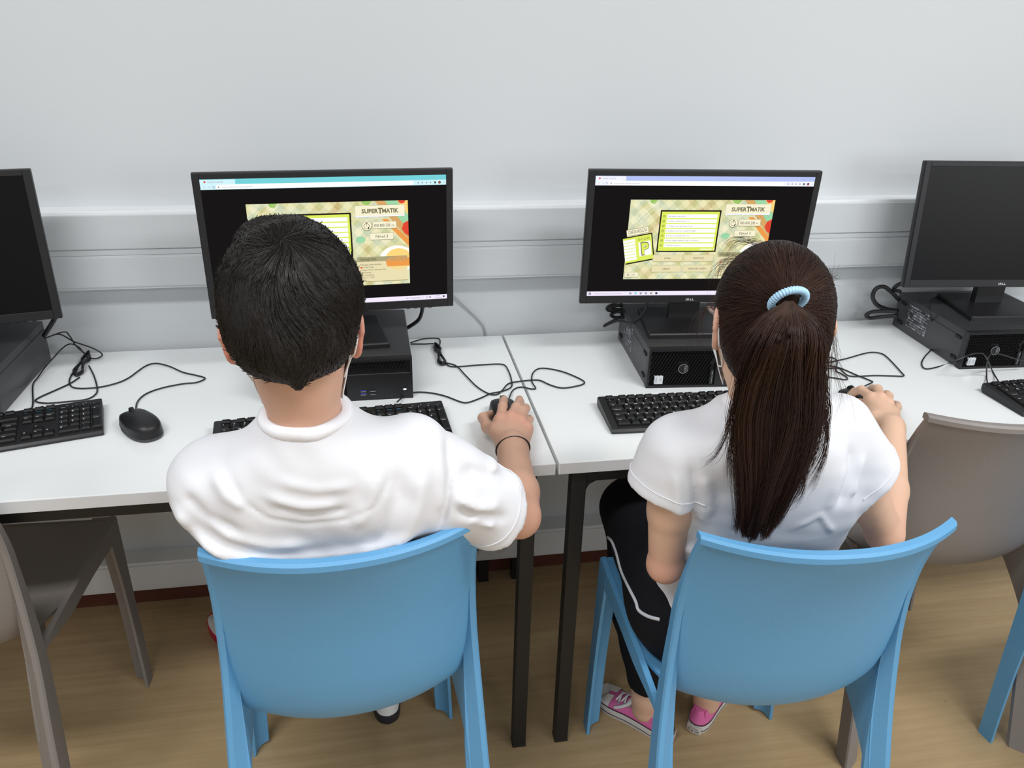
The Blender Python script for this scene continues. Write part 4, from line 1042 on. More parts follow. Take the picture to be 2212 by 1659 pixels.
def hair_mat(name, dark, light, spec=0.4):
    m = bpy.data.materials.new(name); m.use_nodes = True; nt = m.node_tree; b = nt.nodes['Principled BSDF']
    a = nt.nodes.new('ShaderNodeAttribute'); a.attribute_name = 'tone'
    r = nt.nodes.new('ShaderNodeValToRGB'); r.color_ramp.elements[0].color = (*dark, 1); r.color_ramp.elements[1].color = (*light, 1)
    nt.links.new(a.outputs['Fac'], r.inputs[0]); nt.links.new(r.outputs[0], b.inputs['Base Color'])
    b.inputs['Roughness'].default_value = 0.45; b.inputs['Specular IOR Level'].default_value = spec
    return m
def skin_mat(name, col, red):
    m = mat(name, col, 0.52, spec=0.35, bump=0.12, bscale=420, sss=0.12); nt = m.node_tree; b = nt.nodes['Principled BSDF']
    tc = nt.nodes.new('ShaderNodeTexCoord'); n = nt.nodes.new('ShaderNodeTexNoise'); n.inputs['Scale'].default_value = 28; n.inputs['Detail'].default_value = 4; nt.links.new(tc.outputs['Object'], n.inputs['Vector'])
    mx = nt.nodes.new('ShaderNodeMix'); mx.data_type = 'RGBA'; mx.inputs[6].default_value = tuple(v*0.92 for v in col)+(1,); mx.inputs[7].default_value = (min(1, col[0]*1.08), col[1]*1.03, col[2]*1.02, 1); nt.links.new(n.outputs['Fac'], mx.inputs[0])
    a = nt.nodes.new('ShaderNodeAttribute'); a.attribute_name = 'flush'
    m2 = nt.nodes.new('ShaderNodeMix'); m2.data_type = 'RGBA'; m2.inputs[7].default_value = (*red, 1); nt.links.new(a.outputs['Fac'], m2.inputs[0]); nt.links.new(mx.outputs[2], m2.inputs[6]); nt.links.new(m2.outputs[2], b.inputs['Base Color'])
    return m
M['skin_b'] = skin_mat('skin_warm', srgb(200, 160, 137), srgb(210, 122, 106))
M['skin_g'] = skin_mat('skin_light', srgb(218, 182, 156), srgb(218, 150, 130))
M['shirt'] = mat('white_cotton', srgb(223, 224, 228), 0.85, spec=0.2, bump=0.25, bscale=1500, sss=0.0)
M['shirt_rib'] = mat('white_rib', srgb(236, 236, 240), 0.85, spec=0.2, bump=0.4, bscale=900)
M['trousers'] = mat('black_jersey', (0.0065, 0.007, 0.010), 0.8, spec=0.2, bump=0.3, bscale=700)
M['trousers_b'] = mat('dark_navy_jersey', (0.010, 0.011, 0.016), 0.8, spec=0.2, bump=0.3, bscale=700)
M['piping'] = mat('white_piping', srgb(196, 200, 206), 0.7)
M['hair_b'] = hair_mat('black_hair', (0.0070, 0.0059, 0.0053), (0.030, 0.0250, 0.0220), 0.38)
M['hair_g'] = hair_mat('brown_hair', (0.0125, 0.0066, 0.0047), (0.085, 0.038, 0.024), 0.28)
M['scalp_b'] = mat('black_hair_base', (0.0075, 0.0064, 0.0057), 0.9, spec=0.08)
M['scalp_g'] = mat('brown_hair_base', (0.020, 0.0105, 0.0074), 0.8, spec=0.12)
M['mask'] = mat('white_mask', srgb(232, 236, 238), 0.8, bump=0.2, bscale=800)
M['eye'] = mat('eye_white', srgb(235, 232, 228), 0.15); M['iris'] = mat('brown_iris', (0.03, 0.015, 0.008), 0.15)
M['pink'] = mat('pink_canvas', srgb(222, 110, 168), 0.8, bump=0.5, bscale=900)
M['rubber'] = mat('white_rubber', srgb(212, 208, 204), 0.5, var=0.05, vscale=30)
M['stripe'] = mat('dark_stripe', (0.018, 0.016, 0.024), 0.5)
M['mint_sock'] = mat('mint_sock', srgb(170, 214, 200), 0.8)
M['sock_black'] = mat('black_sock', (0.01, 0.01, 0.011), 0.9)
M['shoe_white'] = mat('white_leather', srgb(222, 222, 222), 0.5)
M['shoe_red'] = mat('red_rubber', srgb(190, 30, 60), 0.5)
M['hair_tie'] = mat('pale_blue_tie', srgb(160, 198, 224), 0.6)
M['bracelet'] = mat('black_cord', (0.012, 0.006, 0.006), 0.6)
M['glasses'] = mat('pink_brown_frame', srgb(150, 110, 112), 0.3)
M['lens'] = mat('lens_glass', (1, 1, 1), 0.02); M['lens'].node_tree.nodes['Principled BSDF'].inputs['Transmission Weight'].default_value = 1.0

def head_ops(F, X, A, sc=1.0, k=0.02):
    E = lambda c, r, Rl=np.eye(3): ell(X(np.array(c)*sc), np.array(r)*sc, A@Rl)
    F.add(E((0, -0.010, 0.034), (0.0725, 0.090, 0.083)), 0.01)
    F.add(E((0, 0.026, -0.040), (0.058, 0.062, 0.074)), 0.03)
    F.add(E((0, 0.060, -0.096), (0.026, 0.024, 0.020)), 0.03)
    for s in (-1, 1):
        F.add(E((s*0.036, 0.058, -0.028), (0.024, 0.024, 0.026)), 0.02)
        F.add(cone(X((s*0.012*sc, 0.082*sc, 0.022*sc)), X((s*0.040*sc, 0.068*sc, 0.020*sc)), 0.012*sc, 0.012*sc), 0.016)
        F.sub(E((s*0.031, 0.090, 0.004), (0.016, 0.014, 0.011)), 0.010)
        F.add(E((s*0.031, 0.074, 0.003), (0.0125, 0.0125, 0.0125)), 0.003)
    F.add(cone(X((0, 0.084*sc, 0.004*sc)), X((0, 0.100*sc, -0.030*sc)), 0.008*sc, 0.012*sc), 0.012)
    for s in (-1, 1): F.add(E((s*0.011, 0.090, -0.034), (0.008, 0.010, 0.007)), 0.006)
    F.add(E((0, 0.083, -0.058), (0.022, 0.010, 0.0055)), 0.006); F.add(E((0, 0.082, -0.067), (0.019, 0.011, 0.006)), 0.004)
    for s in (-1, 1):
        Rl = np.array(Matrix.Rotation(s*0.30, 3, 'Z') @ Matrix.Rotation(0.18, 3, 'X'))
        c = np.array((s*0.0745, -0.012, 0.000))
        loc = lambda q, c=c, Rl=Rl: X((c+Rl@np.array(q))*sc)
        F.add(E(tuple(c), (0.0055, 0.0175, 0.029), Rl), 0.008)
        n_ = 14
        rim = [loc((s*0.003, -0.017*math.cos(a), 0.006+0.024*math.sin(a)) if math.sin(a) > -0.2 else (s*0.002, -0.013*math.cos(a), 0.004+0.030*math.sin(a))) for a in np.linspace(-2.0, 2.6, n_)]
        for a_, b_ in zip(rim[:-1], rim[1:]): F.add(cone(a_, b_, 0.0036*sc, 0.0036*sc), 0.003)
        F.add(E(tuple(c+Rl@np.array((s*0.001, 0.004, -0.024))), (0.0058, 0.0085, 0.0095), Rl), 0.004)
        F.sub(E(tuple(c+Rl@np.array((s*0.0095, 0.004, 0.000))), (0.006, 0.009, 0.014), Rl), 0.004)
def limb(F, pts, rs, k=0.012):
    for a, b, ra, rb in zip(pts[:-1], pts[1:], rs[:-1], rs[1:]): F.add(cone(a, b, ra, rb), k)
def hand(F, W, elbow, mcp, fingers, thumb, sc=1.0):
    """W wrist; mcp: four knuckles index..pinky; fingers: lists of the joints beyond; thumb: joints from its root"""
    W = np.array(W); mcp = [np.array(m) for m in mcp]
    side = (mcp[0]-mcp[3]); side /= np.linalg.norm(side)
    up = np.cross(side, (mcp[1]+mcp[2])/2-W); up /= np.linalg.norm(up)
    if up[2] < 0: up = -up
    for m, r1, r0, off in zip(mcp, (0.0125, 0.0128, 0.012, 0.0108), (0.015, 0.0155, 0.015, 0.014), (0.010, 0.003, -0.004, -0.010)):
        F.add(cone(W+side*off*sc-up*0.004, m-up*0.005, r0*sc, r1*sc), 0.012)
        F.add(cone(W+side*off*sc-up*0.010, m-up*0.012, r0*sc*0.8, r1*sc*0.85), 0.012)
    for m, fg, r in zip(mcp, fingers, (0.0088, 0.0092, 0.0087, 0.0076)):
        ps = [m]+[np.array(q) for q in fg]; rr = [r*1.14, r*1.04, r*0.95, r*0.86]
        for i in range(len(ps)-1): F.add(cone(ps[i], ps[i+1], rr[i]*sc, rr[i+1]*sc), 0.0045 if i else 0.007)
        F.add(cone(m+up*0.001, m+(ps[1]-m)*0.1, r*0.95*sc, r*0.8*sc), 0.006)
    tp = [np.array(q) for q in thumb]; rr = [0.0135, 0.0108, 0.0100, 0.0082]
    F.add(cone(W+side*0.008*sc-up*0.006, tp[0], 0.0135*sc, rr[0]*sc), 0.012)
    for i in range(len(tp)-1): F.add(cone(tp[i], tp[i+1], rr[i]*sc, rr[i+1]*sc), 0.007)

def folds(specs, half=None):
    """raised lines given in (x, z): list of (points, amount, width)"""
    def f(p, d):
        q = p[:, [0, 2]]; out = np.zeros(len(p))
        for pts, amt, wd in specs:
            best = np.full(len(p), 9.0); tt = np.zeros(len(p)); n = len(pts)-1
            for i in range(n):
                a = np.array(pts[i]); b = np.array(pts[i+1]); ab = b-a; t = np.clip(((q-a)@ab)/(ab@ab), 0, 1); dd = vlen(q-(a+t[:, None]*ab)); m = dd < best; best[m] = dd[m]; tt[m] = (i+t[m])/n
            out += amt*np.exp(-(best/wd)**2)*np.clip(np.minimum(tt, 1-tt)*5+0.15, 0, 1)
        return out
    return f
def ring_tube(name, c, nrm, rad, r, m, parent, n=40, sides=8, squash=None, wob=0.0):
    c = Vector(c); nrm = Vector(nrm).normalized(); u = nrm.orthogonal().normalized() if squash is None else Vector(squash).normalized(); v = nrm.cross(u)
    ra, rb = rad if hasattr(rad, '__len__') else (rad, rad)
    pts = [c+u*ra*math.cos(2*PI*i/n)+v*rb*math.sin(2*PI*i/n)+nrm*wob*math.sin(4*PI*i/n) for i in range(n)]
    bm = bmesh.new(); loops = []
    for i in range(n):
        t = (pts[(i+1) % n]-pts[i-1]).normalized(); a = (pts[i]-c); a = (a-t*a.dot(t)).normalized(); b = t.cross(a)
        loops.append([pts[i]+(a*math.cos(2*PI*k/sides)+b*math.sin(2*PI*k/sides))*r-wbase(parent) for k in range(sides)])
    rows = [[bm.verts.new(p) for p in L] for L in loops]
    for i in range(n):
        A_, B_ = rows[i], rows[(i+1) % n]
        for k in range(sides): bm.faces.new((A_[k], A_[(k+1) % sides], B_[(k+1) % sides], B_[k]))
    return from_bm(name, bm, m, parent, smooth=True)
def wtube(name, pts, r, m, parent, per=6, sides=6):
    return tube_obj(name, [Vector(p)-wbase(parent) for p in pts], r, m, parent, per, sides)

def mask_mesh(parent, F, X, A, inv_, sc):
    """pleated sheet laid over nose, mouth and chin: march each ray back onto the face"""
    nu, nv = 25, 19; g = []
    for j in range(nv):
        for i in range(nu): g.append(((i/(nu-1)-0.5)*2, j/(nv-1)))
    g = np.array(g); ang = g[:, 0]*1.06; z = (-0.010-0.082*g[:, 1])*sc
    z = z+np.where(g[:, 1] < 0.3, (0.3-g[:, 1])*0.05*np.cos(g[:, 0]*PI/2)**2, 0)*sc
    dirs = np.stack([np.sin(ang), np.cos(ang), 0*ang], 1); o = np.stack([0*z, np.full_like(z, 0.0), z], 1)
    t = np.full(len(g), 0.16)
    for _ in range(60):
        d = F(X(o+dirs*t[:, None])); t = np.where(d > 0.004, t-np.clip(d-0.004, 0, 0.02)*0.6, t)
    t = t.reshape(nv, nu)
    for _ in range(4):
        t2 = t.copy(); t2[1:-1, 1:-1] = np.maximum(t[1:-1, 1:-1], (t[:-2, 1:-1]+t[2:, 1:-1]+t[1:-1, :-2]+t[1:-1, 2:])/4); t = t2
    t = t+0.0012*np.sin(g[:, 1].reshape(nv, nu)*PI*6)*np.cos(g[:, 0].reshape(nv, nu)*PI/2)
    P = X(o+dirs*t.ravel()[:, None])-np.array(parent.location)
    bm = bmesh.new(); solid_grid(bm, P.reshape(nv, nu, 3), 0.0012)
    o_ = from_bm('face_mask', bm, M['mask'], parent, smooth=True)
    return o_, (X(o+dirs*t.ravel()[:, None])).reshape(nv, nu, 3)
def ear_loop(parent, mk, X, corner_hi, corner_lo, s, sc, F):
    loc = [(s*0.0745, 0.012, 0.018), (s*0.0770, -0.006, 0.033), (s*0.0785, -0.024, 0.022), (s*0.0770, -0.028, 0.000), (s*0.0735, -0.018, -0.022), (s*0.068, -0.002, -0.040), (s*0.062, 0.016, -0.060)]
    q = np.array([X(np.array(q)*sc) for q in loc])
    for k in (0, 4, 5, 6):
        for _ in range(4): q[k:k+1] -= F.grad(q[k:k+1])*(F(q[k:k+1])-.0015)[:, None]
    pts = [corner_hi]+list(q)+[corner_lo]
    bm = bmesh.new(); sp = spline(pts, 6); base = wbase(mk)
    tube(bm, [p-base for p in sp], 0.0013, 6); o = from_bm('ear_loop', bm, M['mask'], mk, smooth=True)
    o.location = (0, 0, 0)
    return o
def eyes(parent, X, A, sc):
    for s in (-1, 1):
        bm = bmesh.new(); bmesh.ops.create_uvsphere(bm, u_segments=16, v_segments=10, radius=0.0115*sc)
        c = X(np.array((s*0.031, 0.0765, 0.003))*sc)-np.array(parent.location); bmesh.ops.translate(bm, vec=c, verts=bm.verts); e = from_bm('eye', bm, M['eye'], parent, smooth=True)
        bm = bmesh.new(); bmesh.ops.create_uvsphere(bm, u_segments=14, v_segments=8, radius=0.0055*sc)
        c = X(np.array((s*0.031, 0.0835, 0.003))*sc)-np.array(parent.location); bmesh.ops.translate(bm, vec=c, verts=bm.verts); from_bm('iris', bm, M['iris'], e, smooth=True)
def walk(P, dirfn, F, steps, step, lift):
    out = [P]
    for i in range(steps):
        g = F.grad(P); d = dirfn(P, i); d = d-g*(d*g).sum(1, keepdims=True); d /= vlen(d)[:, None]+1e-9
        P = P+d*step; g = F.grad(P); P = P-g*(F(P)-lift(i))[:, None]; out.append(P)
    return np.stack(out, 1)

# ---------------------------------------------------------------- the boy
BOY = thing('person', 'boy with short black hair and white t-shirt, right hand on a mouse', 'person', (-0.395, -0.765, 0.0))
def build_boy():
    root = BOY; sc = 1.0
    X, A, XI = frame((-0.417, -0.907, 1.121), 0.02, 0.20)
    SL, SR = np.array((-0.545, -0.885, 0.909)), np.array((-0.274, -0.900, 0.938))
    ER, WR = np.array((-0.112, -0.846, 0.780)), np.array((-0.086, -0.640, 0.784))
    EL, WL = np.array((-0.590, -0.715, 0.800)), np.array((-0.490, -0.575, 0.772))
    NB = np.array((-0.411, -0.918, 0.993))
    F = Field(); head_ops(F, X, A)
    F.add(cone(X((0, -0.022, -0.020)), NB, 0.041, 0.0435), 0.022); F.add(cone(NB, (-0.408, -0.895, 0.93), 0.045, 0.055), 0.02)
    Z = [0.47, 0.56, 0.66, 0.78, 0.88, 0.95]
    F.add(loft(Z, [(-.387, -.730), (-.389, -.75), (-.392, -.78), (-.398, -.82), (-.405, -.865), (-.407, -.880)], [.125, .125, .125, .140, .140, .11], [.082, .08, .078, .074, .070, .06]), 0.02)
    for S in (SL, SR): F.add(cone(NB+(0, .01, -.05), S, .036, .038), 0.03)
    limb(F, [SR, (SR+ER)/2, ER], [.038, .035, .030], .012); limb(F, [ER, ER*.68+WR*.32, WR], [.034, .0355, .0255], .012)
    F.add(cone(WR+(WR-ER)*0.05, WR-(WR-ER)*.1, .0255, .026), .01)
    limb(F, [SL, (SL+EL)/2, EL], [.044, .040, .034]); limb(F, [EL, EL*.65+WL*.35, WL], [.036, .037, .0255])
    mcp = [(-0.0947,-0.5533,0.797),(-0.075,-0.556,0.801),(-0.059,-0.5653,0.797),(-0.0479,-0.5774,0.789)]
    fg = [[(-0.0822,-0.5029,0.797),(-0.0707,-0.4458,0.78),(-0.0632,-0.4017,0.763)], [(-0.0582,-0.5157,0.8),(-0.0412,-0.4597,0.783),(-0.0324,-0.4138,0.766)], [(-0.0446,-0.5213,0.793),(-0.0309,-0.4758,0.776),(-0.0219,-0.4312,0.756)], [(-0.0382,-0.5375,0.78),(-0.0286,-0.5044,0.766),(-0.0224,-0.4744,0.753)]]
    th = [(-0.1058,-0.5752,0.783),(-0.1166,-0.537,0.773),(-0.1176,-0.4873,0.766),(-0.097,-0.4547,0.757)]
    hand(F, WR, ER, mcp, fg, th)
    # left hand resting on the desk by the keyboard, hidden behind the body
    fw = (WL-EL)/np.linalg.norm(WL-EL); sd = np.array((-fw[1], fw[0], 0))
    m2 = [WL+fw*0.075-sd*o+np.array((0, 0, .006)) for o in (.024, .008, -.008, -.024)]
    hand(F, WL, EL, m2, [[m+fw*.035+np.array((0, 0, .002)), m+fw*.056-np.array((0, 0, .008)), m+fw*.066-np.array((0, 0, .020))] for m in m2], [WL+fw*.02-sd*.030-np.array((0, 0, .006)), WL+fw*.045-sd*.045-np.array((0, 0, .010)), WL+fw*.062-sd*.047-np.array((0, 0, .014)), WL+fw*.074-sd*.042-np.array((0, 0, .018))])
    hip = [(-.46, -.735, .540), (-.31, -.735, .540)]; kn = [(-.53, -.40, .530), (-.295, -.385, .530)]; an = [(-.668, -.262, .095), (-.325, -.455, .095)]
    for h_, k_, a_ in zip(hip, kn, an): limb(F, [h_, k_], [.072, .05], .03); limb(F, [k_, (np.array(k_)*.6+np.array(a_)*.4), a_], [.05, .046, .032], .02)
    v, f = surface(F, 0.0028); v = relax(v, f, 1, 0.4)
    body = np_mesh('body', v, f, M['skin_b'], root)
    q = XI(v); er = np.exp(-((np.abs(q[:, 0])-.079)/.012)**2-((q[:, 1]+.008)/.03)**2-(q[:, 2]/.04)**2)
    kk = sum(np.exp(-(((v-np.array(m))**2).sum(1))/.020**2) for m in mcp)+sum(np.exp(-(((v-np.array(g[-1]))**2).sum(1))/.014**2) for g in fg)
    el = np.exp(-(((v-ER)**2).sum(1))/.05**2)
    attr(body, 'flush', np.clip(er*0.95+kk*.16+el*.15, 0, 1))
    eyes(root, X, A, sc)
    # T-shirt
    T = Field()
    T.add(loft([0.492, 0.56, 0.66, 0.74, 0.80, 0.87, 0.93, 0.985, 1.022], [(-.385, -.728), (-.387, -.750), (-.390, -.780), (-.392, -.812), (-.398, -.845), (-.405, -.872), (-.407, -.892), (-.409, -.908), (-.411, -.916)],
               [.144, .148, .154, .162, .175, .178, .150, .082, .056], [.104, .104, .100, .096, .097, .098, .088, .066, .053], 2.3, [.04, .04, .05, .06, .06, .04, 0, 0, 0]), 0.02)
    T.add(cone(NB+(-.03, 0.004, -.040), SL+(.01, 0, .002), .044, .048), .03); T.add(cone(NB+(.03, 0.0, -.042), SR+(-.01, 0, .002), .044, .046), .03)
    bS = SR+(ER-SR)*.88+np.array((-.006, -.004, -.008)); hR = SR+(bS-SR)*.86; dR = (ER-SR)/np.linalg.norm(ER-SR)+.40*(WR-ER)/np.linalg.norm(WR-ER); dR /= np.linalg.norm(dR)
    T.add(sleeve(SR, bS, .048, .065, hR, dR, .041, .050), .032); T.add(cone(SR+(-.05, .0, -.06), SR+(ER-SR)*.35+(-.02, 0, -.02), .06, .055), .05)
    hL = SL+(EL-SL)*.80; dL = (EL-SL)/np.linalg.norm(EL-SL)
    T.add(sleeve(SL, SL+(EL-SL)*.95, .053, .062, hL, dL, .050, .054), .032); T.add(cone(SL+(.05, .0, -.05), SL+(EL-SL)*.4+(.02, 0, -.02), .06, .055), .05)
    fd = folds([([(-.575, .862), (-.53, .838), (-.47, .818), (-.40, .812), (-.33, .822), (-.28, .845)], .011, .013),     # drapes across the back
                ([(-.56, .835), (-.50, .800), (-.42, .790), (-.34, .797), (-.27, .82)], -.008, .012),
                ([(-.53, .80), (-.46, .783), (-.38, .778), (-.30, .785)], .006, .009),
                ([(-.59, .905), (-.575, .87), (-.54, .83), (-.49, .795)], .010, .012), ([(-.58, .88), (-.56, .845), (-.52, .80), (-.47, .765)], -.008, .010),
                ([(-.55, .90), (-.52, .87), (-.47, .85), (-.41, .842)], .005, .010), ([(-.57, .925), (-.545, .895), (-.50, .872)], -.005, .009),
                ([(-.232, .965), (-.228, .93), (-.232, .885), (-.243, .83)], -.007, .0055), ([(-.240, .960), (-.238, .92), (-.242, .87)], .003, .008),   # right armhole seam
                ([(-.265, .95), (-.27, .90), (-.285, .85), (-.31, .815)], .007, .012), ([(-.295, .96), (-.30, .91), (-.32, .86), (-.35, .83)], -.005, .011), ([(-.325, .96), (-.335, .91), (-.36, .87)], .004, .010),
                ([(-.222, .895), (-.19, .868), (-.15, .855)], .007, .009), ([(-.222, .872), (-.185, .842), (-.14, .832)], -.005, .008), ([(-.215, .925), (-.17, .895), (-.13, .875)], -.006, .009), ([(-.20, .85), (-.16, .825)], .007, .008), ([(-.17, .905), (-.135, .885), (-.11, .85)], .005, .008),
                ([(-.505, .955), (-.495, .925), (-.465, .898), (-.42, .885), (-.37, .887), (-.33, .905), (-.312, .935), (-.305, .965)], -.0020, .0040),   # curved neck patch
                ([(-.47, .935), (-.42, .915), (-.37, .915)], .0045, .008), ([(-.46, .915), (-.41, .902), (-.36, .905)], -.003, .006), ([(-.45, .955), (-.40, .94), (-.35, .94)], .003, .008), ([(-.53, .955), (-.515, .93), (-.49, .915)], .005, .010)])
    def post(p, d):
        far = np.abs(d) < .05; i = np.nonzero(far)[0]; d = d.copy(); q = p[i]
        d[i] -= fd(q, d[i])*np.clip((-(q[:, 1]+.84))/.03, 0, 1)+.0020*noise3(q, 3, (30, 18, 40))+.0009*noise3(q, 8, (70, 40, 90))
        return d
    T.post = post
    v, f = surface(T, 0.0033); v = relax(v, f, 2, 0.45); v = relax(v, f, 10, .5, hem_mask(v, ((hR, dR, .085), (hL, dL, .085)))); ts = np_mesh('t_shirt', v, f, M['shirt'], root)
    seam('sleeve_seam', hug(T, hR-dR*.020, dR, .066), hR-dR*.02, .078, .0009, M['shirt_rib'], ts)
    collar(ts, T, NB+np.array((.000, .000, .014)), (-.06, -.22, .97), .046, .068, M['shirt_rib'])
    # trousers
    P = Field(); P.add(loft([.462, .50, .56, .60], [(-.385, -.728), (-.385, -.728), (-.386, -.735), (-.387, -.745)], [.140, .150, .145, .135], [.098, .10, .095, .09]), .02)
    for h_, k_, a_ in zip(hip, kn, an):
        a_ = np.array(a_); k_ = np.array(k_); limb(P, [h_, k_], [.082, .066], .035); limb(P, [k_, k_*.5+a_*.5, a_+(0, 0, .02)], [.064, .060, .052], .025)
    P.post = lambda p, d: np.maximum(d+.0025*noise3(p, 5, (30, 30, 30)), -(p[:, 2]-.10))
    v, f = surface(P, 0.006); v = relax(v, f, 1); np_mesh('trousers', v, f, M['trousers_b'], root)
    # hair: a cap shaped like the cut, with strands laid from the whorl outwards
    C = Field(); E = lambda c, r: ell(X(c), r, A)
    C.add(E((0, -.013, .048), (.0862, .104, .0935)), .01); C.add(E((0, -.046, .002), (.068, .056, .042)), .03); C.add(E((0.004, -.060, -.014), (.036, .034, .027)), .018); C.add(cone(X((.006, -.082, -.022)), X((.006, -.081, -.046)), .011, .004), .010)
    C.add(E((-.006, .045, .112), (.058, .052, .026)), .03); C.add(E((-.018, .03, .128), (.030, .03, .012)), .02)
    C.sub(E((0, .075, -.035), (.11, .085, .070)), .012)
    for s in (-1, 1): C.sub(E((s*.091, -.002, -.018), (.0285, .052, .042)), .010)
    def cpost(p, d):
        i = np.nonzero(np.abs(d) < .03)[0]; d = d.copy(); d[i] += .0022*noise3(p[i], 12, (70, 70, 55)); return d
    C.post = cpost
    v, f = surface(C, .0034); v = relax(v, f, 1); cap = np_mesh('hair', v, f, M['scalp_b'], root)
    whorl = X((0.000, -.072, .112)); r = np.random.default_rng(5)
    n = 11500; P0 = v[r.integers(0, len(v), n)]+r.normal(size=(n, 3))*.002
    dn = A@np.array((0, 0, -1.0)); rt = A@np.array((1.0, 0, 0)); jit = r.normal(size=(n, 3))*.11
    def dirf(p, i):
        d = p-whorl; L = vlen(d)[:, None]; d = d/L; g = C.grad(p); sw = np.cross(g, d)
        lo = np.clip((.02-XI(p)[:, 2])/.08, 0, 1)[:, None]
        return d*(1-.5*lo)+sw*.30*np.exp(-L/.06)+dn*(.10+.75*lo)+jit*(0.6+.08*i)+noise3(p, 21, (38, 38, 38))[:, None]*np.cross(g, d)*1.1
    top = np.clip((XI(P0)[:, 2]-.07)/.05, 0, 1)*np.clip((XI(P0)[:, 1]+.05)/.04, 0, 1)
    lf = np.clip(.55+.75*noise3(P0, 41, (75, 75, 75), 7)+.18*r.normal(size=n), .05, 1.3)*(.0022+.005*top); W = walk(P0, dirf, C, 11, .0068, lambda i: .0003+lf*.55*(i/11)**1.3)
    # the nape: drop strands that would wander onto the neck
    ql = XI(W[:, -1]); keep = (ql[:, 2] > -.056)
    W = W[keep]; n = len(W); K = W.shape[1]
    gz = ((C.grad(W.reshape(-1, 3))@A)[:, 2]).reshape(n, K); bad = (gz < -.88) & (XI(W.reshape(-1, 3))[:, 2].reshape(n, K) < .02)
    dead = np.maximum.accumulate(bad, 1)
    for i in range(1, K): W[dead[:, i], i] = W[dead[:, i], i-1]
    tt = np.linspace(0, 1, W.shape[1]); R = np.tile(.00040*(1-.75*tt), (n, 1))*r.uniform(.7, 1.2, (n, 1))
    strands('hair_strands', W, R, M['hair_b'], cap, np.clip(.5*r.beta(2, 3, n)+.35+.5*noise3(P0[keep], 44, (70, 70, 70)), 0, 1), kind='stuff').location = (0, 0, 0)
    # mask and its loops
    mk, g = mask_mesh(root, F, X, A, XI, sc)
    for s, i in ((-1, 0), (1, -1)): ear_loop(root, mk, X, g[3, i], g[10, i], s, sc, F)
    # cord bracelet round the wrist
    bc = WR+(ER-WR)*.03; ring_tube('bracelet', bc, (ER-WR)+np.array((0, 0, -.02)), (.0305, .0285), .0014, M['bracelet'], root, squash=(1, 0, 0))
    # trainers
    for side, heel, ang, kind_ in ((1, (-.331, -.515, 0), 0.10, 0), (-1, (-.658, -.310, 0), .46, 1)):
        shoe(root, heel, ang, .245, 'trainer', kind_)

